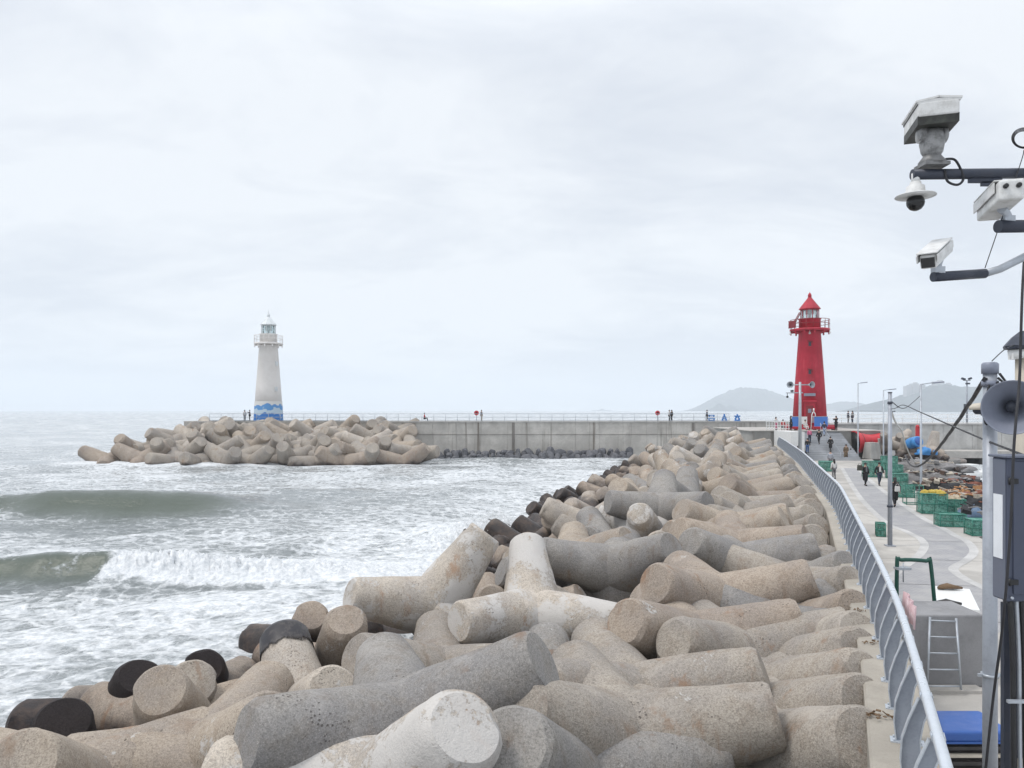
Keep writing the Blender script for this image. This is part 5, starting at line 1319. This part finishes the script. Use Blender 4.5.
m.box(mid_ + rot @ Vector((0, .01, .085)), (.335, ln * .96, .03), rot); m.build('sunshield', M['cam_white'], T)
m = MB(); m.box(mid_ + rot @ Vector((0, .02, .066)), (.326, ln * .95, .014), rot); m.build('seam', M['black'], T)
m = MB(); m.box(mid_ + rot @ Vector((0, -.12, -.098)), (.08, .03, .008), rot); m.build('label_plate', M['white'], T)
m = MB(); m.tube(smooth_path([(.12, 0, .08), (.2, -.02, .06), (.25, -.05, -.1), (.19, -.07, -.17), (.10, -.07, -.14), (.08, -.06, -.04)], 7), .011, 8); m.build('cable_loop', M['cable'], T)
# dome camera
T = thing('security_camera', 'white brimmed dome camera hanging under the left end of the upper arm', 'camera', on(915.5, 196, 6.8))
m = MB(); m.tube([(0, 0, .2), (0, 0, .12)], .035, 12); m.lathe([(.045, .125), (.05, .1), (.075, .085), (.082, .03), (.165, .004), (.17, -.004), (.1, -.008)], n=28); m.build('hood', M['cam_white'], T)
m = MB(); m.lathe([(.055, -.008), (.072, -.03), (.077, -.06), (.07, -.09), (.048, -.118), (.02, -.131), (.005, -.133)], n=24); m.build('dome', M['glass_black'], T)
# bullet cameras
def bullet(label, A, B, w, h, foot, seedroll=0):
    T = thing('security_camera', label, 'camera', (A + B) / 2)
    o_ = (A + B) / 2; axv = B - A; ln = axv.length; rot = housing(T, None, axv, 0, 0, 0, seedroll)
    m = MB(); m.box((0, 0, 0), (w, ln, h), rot); bevel(m.build('casing', M['cam_white'], T), .02, 3)
    m = MB(); m.box(rot @ Vector((0, .05, h / 2 + .018)), (w + .035, ln * .92, .014), rot); m.box(rot @ Vector((w / 2 + .014, .05, h * .25)), (.012, ln * .92, h * .55), rot); m.box(rot @ Vector((-w / 2 - .014, .05, h * .25)), (.012, ln * .92, h * .55), rot); bevel(m.build('sunshield', M['cam_white'], T), .006)
    m = MB(); m.box(rot @ Vector((0, ln / 2 + .004, -.005)), (w * .8, .012, h * .7), rot); m.build('front_glass', M['glass_black'], T)
    m = MB()
    for s_ in (-1, 1): m.lathe([(.02, 0), (.02, .03), (.012, .035)], rot @ Vector((s_ * w * .25, -ln / 2, h * .15)), -(rot @ Vector((0, 1, 0))), 10)
    m.build('cable_gland', M['black'], T)
    f = foot - o_
    m = MB(); m.tube([rot @ Vector((0, -ln * .1, -h / 2)), f + Vector((0, 0, .08)), f], [.04, .03, .045], 10); m.box(f + Vector((0, 0, .04)), (.09, .07, .06)); m.build('bracket', M['steel'], T)
    return T
bullet('larger white bullet camera under the upper arm, seen from behind', on(1012, 189, 6.35), on(988, 212, 7.0), .19, .17, on(1008, 224, 6.72))
bullet('smaller white bullet camera at the end of the lower arm', on(945, 246, 6.9), on(928, 262, 6.45), .13, .12, on(938, 275, 6.62))
# coil of cable
T = thing('cable_coil', 'black coil of spare cable at the right edge above the upper arm', 'cable', on(1024, 139, 6.8))
m = MB()
for k in range(4):
    r_ = .072 + .007 * k; m.tube([(r_ * 1.25 * math.cos(q) + .012 * k, .015 * k, r_ * math.sin(q) + .008 * k) for q in np.linspace(0, 6.283, 26)], .004, 6)
m.build('loop', M['cable'], T)

# ------------------------------------------------------------------ cables
def cable(label, pts, r, mat='cable', n=8):
    m = MB(); m.tube(smooth_path(pts, 10), r, n); o = m.build('cable', M[mat]); tag(o, label, 'cable'); return o
def sag(a, b, d_, n=7): return [a.lerp(b, k / n) - Vector((0, 0, d_ * 4 * (k / n) * (1 - k / n))) for k in range(n + 1)]
a, b = NP + Vector((-.06, -.05, H_ - .15)), on(921, 456, 54)
def thick(a, b, d_):
    T = thing('cable_bundle', 'thick twisted black cable bundle sagging from the near pole to the right lamp post', 'cable', (0, 0, 0))
    P = smooth_path(sag(a, b, d_, 24), 4)
    for ph in (0, 2.1, 4.2):
        m = MB(); m.tube([p + Vector((math.cos(i * .55 + ph), 0, math.sin(i * .55 + ph))) * .016 for i, p in enumerate(P)], [.015 + .0007 * i * .25 for i in range(len(P))], 6); m.build('strand', M['cable'], T)
thick(on(985, 379, 8.65), on(905, 455, 52), .9)
cable('black cable sloping from the grey cable pole down to the right edge', [on(891, 409, 31.4), on(896, 408, 28), on(903, 405, 24), on(920, 412, 17), on(950, 425, 12), on(985, 440, 9), on(1013, 451, 7.2), on(1030, 458, 6.6)], .012)
cable('pale rope hanging from the grey cable pole to the harbour rubble', [on(891, 411, 31.5), on(896, 423, 40), on(902, 432, 52), (on(906, 446, 62)), on(913, 460, 70), on(922, 467, 75)], .05, 'cable_white')
cable('black cable running down the right edge past the horn and in front of the cabinet', [on(1024, 262, 6.5), on(1022, 300, 6.4), on(1019.5, 379, 6.3), on(1016, 420, 6.2), on(1013.5, 455, 6.15), on(1011, 520, 6.1), on(1006, 590, 6.1), on(1001, 640, 6.2), on(993, 700, 6.4), on(985, 775, 6.6)], .011)
cable('thin stay wire from the upper arm to the lower arm', [on(1024, 150, 6.75), on(1019, 168, 6.75), on(985, 268, 6.7)], .004)
cable('thin wire from the near pole up to the dark roofed lamp', [on(992, 361, 8.6), on(1004, 350, 9), on(1014, 345, 9.5)], .006)
cable('thin wire crossing from the cable pole towards the right lamp post', [on(892, 402, 31.3), on(905, 408, 40), on(920, 396, 54)], .02)

# ------------------------------------------------------------------ people
def skin_obj(verts, edges, radii, sub=1):
    me = bpy.data.meshes.new('tmp'); me.from_pydata(verts, edges, []); o = bpy.data.objects.new('tmp', me); col.objects.link(o)
    md = o.modifiers.new('skin', 'SKIN'); md.use_smooth_shade = True
    for v_, r_ in zip(me.skin_vertices[0].data, radii): v_.radius = (r_, r_) if not isinstance(r_, tuple) else r_
    me.skin_vertices[0].data[0].use_root = True
    sb = o.modifiers.new('sub', 'SUBSURF'); sb.levels = sub; sb.render_levels = sub
    dg = bpy.context.evaluated_depsgraph_get(); res = bpy.data.meshes.new_from_object(o.evaluated_get(dg))
    bpy.data.objects.remove(o); bpy.data.meshes.remove(me); return res
def joints(pose):
    J = dict(pelvis=(0, 0, .93), belly=(0, 0, 1.08), chest=(0, .01, 1.28), neck=(0, .01, 1.44), chin=(0, -.01, 1.52), head=(0, -.02, 1.60), crown=(0, -.01, 1.66))
    for s, n in ((-1, 'l'), (1, 'r')):
        J['sh' + n] = (s * .17, .01, 1.37); J['el' + n] = (s * .235, .03, 1.12); J['wr' + n] = (s * .25, -.06, .89); J['ha' + n] = (s * .25, -.10, .80)
        J['hi' + n] = (s * .09, 0, .88); J['kn' + n] = (s * .10, -.03, .50); J['an' + n] = (s * .10, .02, .09); J['to' + n] = (s * .11, -.14, .035)
    if pose == 'walk':
        J['knl'] = (-.09, -.16, .52); J['anl'] = (-.09, -.26, .12); J['tol'] = (-.09, -.40, .09)
        J['knr'] = (.09, .05, .49); J['anr'] = (.09, .30, .16); J['tor'] = (.09, .20, .05)
        J['ell'] = (-.24, .12, 1.13); J['wrl'] = (-.25, .08, .90); J['hal'] = (-.25, .05, .81)
        J['elr'] = (.24, -.05, 1.12); J['wrr'] = (.24, -.22, .94); J['har'] = (.24, -.27, .87)
    if pose == 'carry':
        J['ell'] = (-.30, -.03, 1.15); J['wrl'] = (-.38, -.2, 1.30); J['hal'] = (-.40, -.24, 1.37)
        J['knl'] = (-.09, -.12, .51); J['anl'] = (-.09, -.18, .10); J['tol'] = (-.09, -.33, .06); J['anr'] = (.1, .18, .11); J['tor'] = (.1, .06, .04)
    if pose == 'photo':
        for s, n in ((-1, 'l'), (1, 'r')):
            J['el' + n] = (s * .24, -.12, 1.22); J['wr' + n] = (s * .10, -.32, 1.36); J['ha' + n] = (s * .06, -.38, 1.42)
    if pose == 'sit':
        for k in J: J[k] = (J[k][0], J[k][1], J[k][2] - .46)
        for s, n in ((-1, 'l'), (1, 'r')):
            J['kn' + n] = (s * .12, -.42, .47); J['an' + n] = (s * .12, -.45, .09); J['to' + n] = (s * .12, -.6, .035)
            J['wr' + n] = (s * .16, -.26, .60); J['ha' + n] = (s * .13, -.34, .58)
    return J
RAD = dict(pelvis=.13, belly=.115, chest=.14, neck=.055, chin=.075, head=.092, crown=.07, sh=.06, el=.042, wr=.03, ha=.036, hi=.085, kn=.055, an=.038, to=.034)
CH = [('pelvis', 'belly'), ('belly', 'chest'), ('chest', 'neck'), ('neck', 'chin'), ('chin', 'head'), ('head', 'crown')]
for n in 'lr': CH += [('chest', 'sh' + n), ('sh' + n, 'el' + n), ('el' + n, 'wr' + n), ('wr' + n, 'ha' + n), ('pelvis', 'hi' + n), ('hi' + n, 'kn' + n), ('kn' + n, 'an' + n), ('an' + n, 'to' + n)]
def part_mesh(J, names, extra, fac=1.0, sub=1):
    names = list(names); ix = {n: i for i, n in enumerate(names)}
    rk = lambda n: RAD.get(n, RAD.get(n[:2], .05)) * fac + extra
    return skin_obj([J[n] for n in names], [(ix[a], ix[b]) for a, b in CH if a in ix and b in ix], [rk(n) for n in names], sub)
PM = {}
for pose in ('stand', 'walk', 'carry', 'photo', 'sit'):
    J = joints(pose)
    body = part_mesh(J, ['pelvis', 'belly', 'chest', 'neck', 'chin', 'head', 'crown'] + [a + n for n in 'lr' for a in ('sh', 'el', 'wr', 'ha', 'hi', 'kn', 'an', 'to')], 0)
    jac = part_mesh(J, ['belly', 'pelvis', 'chest'] + [a + n for n in 'lr' for a in ('sh', 'el', 'wr')], .028)
    tro = part_mesh(J, ['pelvis'] + [a + n for n in 'lr' for a in ('hi', 'kn', 'an')], .02)
    m = MB()
    for n in 'lr':
        a, t_ = Vector(J['an' + n]), Vector(J['to' + n]); m.tube([a + Vector((0, .06, -.03)), a.lerp(t_, .5) + Vector((0, 0, -.012)), t_], [.045, .052, .04], 8)
    sh = m.mesh('shoes')
    h_ = Vector(J['head']); m = MB(); m.ball(h_ + Vector((0, .018, .03)), .108, 14, 0, (.95, 1.0, .95)); hair = m.mesh('hair')
    m = MB(); m.ball(h_ + Vector((0, .03, .02)), .112, 14, 0, (.95, 1, 1)); m.tube([h_ + Vector((0, .06, 0)), h_ + Vector((0, .09, -.15)), h_ + Vector((0, .09, -.3))], [.09, .085, .05], 10); lhair = m.mesh('hair_long')
    m = MB(); m.lathe([(.155, .40), (.19, .60), (.18, .9), (.16, 1.0)], (0, 0, 0 if pose != 'sit' else -.46), None, 14); skirt = m.mesh('coat_tail')
    PM[pose] = dict(body=body, jac=jac, tro=tro, sh=sh, hair=hair, lhair=lhair, skirt=skirt)
CL = {}
def cloth(c):
    if c not in CL: CL[c] = paint('cloth_%d' % len(CL), c, .85, 0, .3, 6)
    return CL[c]
BLK, NAVY, GRY, WHT, BRN, PNK, BLU, RED_, BEI = (.014, .014, .017), (.03, .04, .07), (.16, .16, .17), (.62, .61, .60), (.13, .09, .055), (.62, .16, .27), (.05, .12, .30), (.4, .03, .04), (.42, .36, .28)
def mat_copy(name, me, mat, parent):
    o = bpy.data.objects.new(name, me); col.objects.link(o); o.parent = parent
    if not me.materials: me.materials.append(mat)
    o.material_slots[0].link = 'OBJECT'; o.material_slots[0].material = mat
    return o
def person(label, loc, yaw, pose='stand', top=BLK, legs=BLK, hair='hair', coat=False, bag=None, s=1.0, scarf=None):
    T = thing('person', label, 'person', loc, yaw); T.scale = (s, s, s)
    P = PM[pose]
    mat_copy('body', P['body'], M['skin'], T)
    mat_copy('jacket', P['jac'], cloth(top), T); mat_copy('trousers', P['tro'], cloth(legs), T); mat_copy('shoes', P['sh'], cloth(BLK), T)
    if hair: mat_copy('hair', P['hair'] if hair == 'hair' else P['lhair'], M['hair'], T)
    if coat: mat_copy('coat_tail', P['skirt'], cloth(top), T)
    if scarf:
        m = MB(); m.box((0, -.155, 1.22), (.13, .03, .36)); bevel(m.build('shirt_front', cloth(scarf), T), .01)
    return T
def bagthing(label, loc, size, c, rz=0):
    T = thing('bag', label, 'bag', loc, rz)
    m = MB(); m.box((0, 0, size[2] / 2), size, taper=.85); bevel(m.build('bag_body', cloth(c), T), .03, 3)
    m = MB(); m.tube(smooth_path([(-size[0] * .3, 0, size[2]), (-size[0] * .2, 0, size[2] + .12), (size[0] * .2, 0, size[2] + .12), (size[0] * .3, 0, size[2])], 5), .012, 6); m.build('handle', cloth(c), T)
p = at(865.3, 485.8, QZ)
person('walker in a dark coat with a raised arm, left one of the walking pair', p, R(8), 'carry', BLK, BLK, 'hair', True, None, 1.0, GRY)
bagthing('dark olive bag held at the shoulder of the left walker', p + Vector((-.52, -.25, 1.15)), (.36, .24, .40), (.06, .058, .045))
p = at(879.3, 486, QZ)
person('walker in a dark jacket over a pale shirt, right one of the walking pair', p, R(-6), 'walk', BLK, NAVY, 'hair', False, None, 1.02, WHT)
p = at(894.8, 507, QZ)
person('person in a black coat and black leggings seen beside the cable pole', p, R(170), 'walk', BLK, BLK, 'long', True)
bagthing('white bag carried at the waist by the person beside the cable pole', p + Vector((.02, -.26, .92)), (.30, .14, .30), WHT, R(-10))
person('stroller in pale clothes close behind the railing, left one of two', at(830.5, 468, QZ), R(150), 'stand', (.35, .37, .42), GRY, 'hair')
person('stroller whose dark head shows just above the railing, right one of two', at(834, 479, QZ), R(190), 'stand', WHT, GRY, 'long', False, None, .95)
PLZ = pz + .1
def pl(px, Y): return Vector(((px - 512) / F * Y, Y, PLZ))
person('person in white behind the picket fence left of the lighthouse', pl(776, 91), R(20), 'stand', WHT, PNK, 'long', False, None, .92)
person('person in dark red sitting behind the picket fence', pl(783, 91.5), R(-20), 'sit', RED_, BLK, 'hair')
person('person in a long black coat standing on the left red bench edge', pl(791, 89.9), R(60), 'stand', BLK, BLK, 'long', True)
person('person in black standing at the right end of the red bench', pl(831.8, 90.9) + Vector((0, -1.2, 0)), R(-60), 'photo', BLK, BLK, 'long', True)
person('person in white sitting by the red lighthouse door', pl(805.2, 90.9), R(10), 'sit', WHT, WHT, 'hair')
def stp(px, k): return Vector(((px - 512) / F * (84.07 + k * .34), 84.07 + k * .34, QZ + (pz - QZ) * (k + 1) / 17))
person('person in a black jacket on the steps, left one near the top', stp(819, 8), R(180), 'walk', BLK, BLK, 'hair')
person('person in dark blue jacket highest on the steps', stp(824.3, 13), R(175), 'walk', NAVY, (.30, .36, .48), 'hair')
person('person in a black coat on the steps, right one and nearest the viewer', stp(830.5, 4), R(185), 'walk', BLK, BLK, 'hair', True)
person('person in a pink top coming down beside the mast', stp(804.8, 9) + Vector((.55, 0, 0)), R(10), 'stand', PNK, NAVY, 'long')
person('person in a black jacket below the pink top, beside the mast', stp(807.5, 3), R(160), 'walk', BLK, BLU, 'hair')
person('person in blue at the foot of the mast', Vector(((798 - 512) / F * 82.6, 82.6, QZ)), R(120), 'stand', BLU, BLU, 'hair')
person('person in a brown coat at the right foot of the steps', Vector(((846 - 512) / F * 84.5, 84.5, QZ + .7)) - Vector((0, 0, .7)), R(-40), 'walk', BRN, BRN, 'long', True, None, 1.05)
person('person in white sitting beside the red hollow form', at(850.5, 459.5, QZ), R(30), 'sit', WHT, NAVY, 'hair')
person('dark figure on the right harbour wall, left one of the pair', Vector(((848.2 - 512) / F * 105.2, 105.2, 5.78)), R(90), 'stand', NAVY, GRY, 'hair')
person('dark figure on the right harbour wall, right one of the pair', Vector(((852.4 - 512) / F * 105.2, 105.2, 5.78)), R(-80), 'stand', GRY, NAVY, 'long')
WTOP = 5.9
def wp(px): return Vector(((px - 512) / F * (WY + 1.6), WY + 1.6, WTOP))
person('dark figure beside the left blue letter on the breakwater', wp(707), R(90), 'stand', NAVY, BLK, 'hair')
person('person in pale clothes beside the left lifebuoy stand on the breakwater', wp(481.5), R(60), 'stand', GRY, BEI, 'hair')
person('person in white on the breakwater, left one of the pair near the right lifebuoy', wp(669.3), R(60), 'stand', WHT, BLK, 'hair')
person('person in black on the breakwater, right one of the pair near the right lifebuoy', wp(671.6), R(-60), 'stand', BLK, BLK, 'long')
person('person in dark red sitting at the left part of the breakwater top', wp(424.5), R(90), 'sit', RED_, BLK, 'hair')
person('person in white standing left of the white lighthouse', Vector(((245.8 - 512) / F * 121, 120.5, 5.9)), R(30), 'stand', WHT, GRY, 'hair')
person('person in a dark jacket standing next to the white lighthouse', Vector(((250.8 - 512) / F * 121, 120.5, 5.9)), R(-60), 'photo', NAVY, BLK, 'hair')
m = MB(); m.box((-36, 119.8, 5.0), (28, 8, 1.8)); o = m.build('round_head_slab', M['wall']); tag(o, kind='structure')

# ------------------------------------------------------------------ spray thrown up at the armour blocks
g = random.Random(4); m = MB()
for k in range(6500):
    u = g.betavariate(1.1, 3.2); x_ = g.gauss(-1.1, 1.5); y_ = 42.5 + g.gauss(0, 2.4)
    z_ = .35 + u * 2.2 * math.exp(-((x_ + 1.2) / 2.2) ** 2) + g.uniform(0, .3); r_ = g.uniform(.008, .04) * (1.35 - u)
    a = g.uniform(0, 6.28); i = len(m.v)
    m.v += [(x_ + r_ * math.cos(a), y_ + r_ * math.sin(a), z_ - r_), (x_ + r_ * math.cos(a + 2.1), y_ + r_ * math.sin(a + 2.1), z_ - r_), (x_ + r_ * math.cos(a + 4.2), y_ + r_ * math.sin(a + 4.2), z_ - r_), (x_, y_, z_ + r_)]
    for f in ((0, 2, 1), (0, 1, 3), (1, 2, 3), (2, 0, 3)): m.f.append(tuple(i + q for q in f)); m.mi.append(0); m.sm.append(True)
o = m.build('sea_spray', paint('spray_white', (.82, .83, .84), .6, 0, .0, 2)); tag(o, kind='stuff')
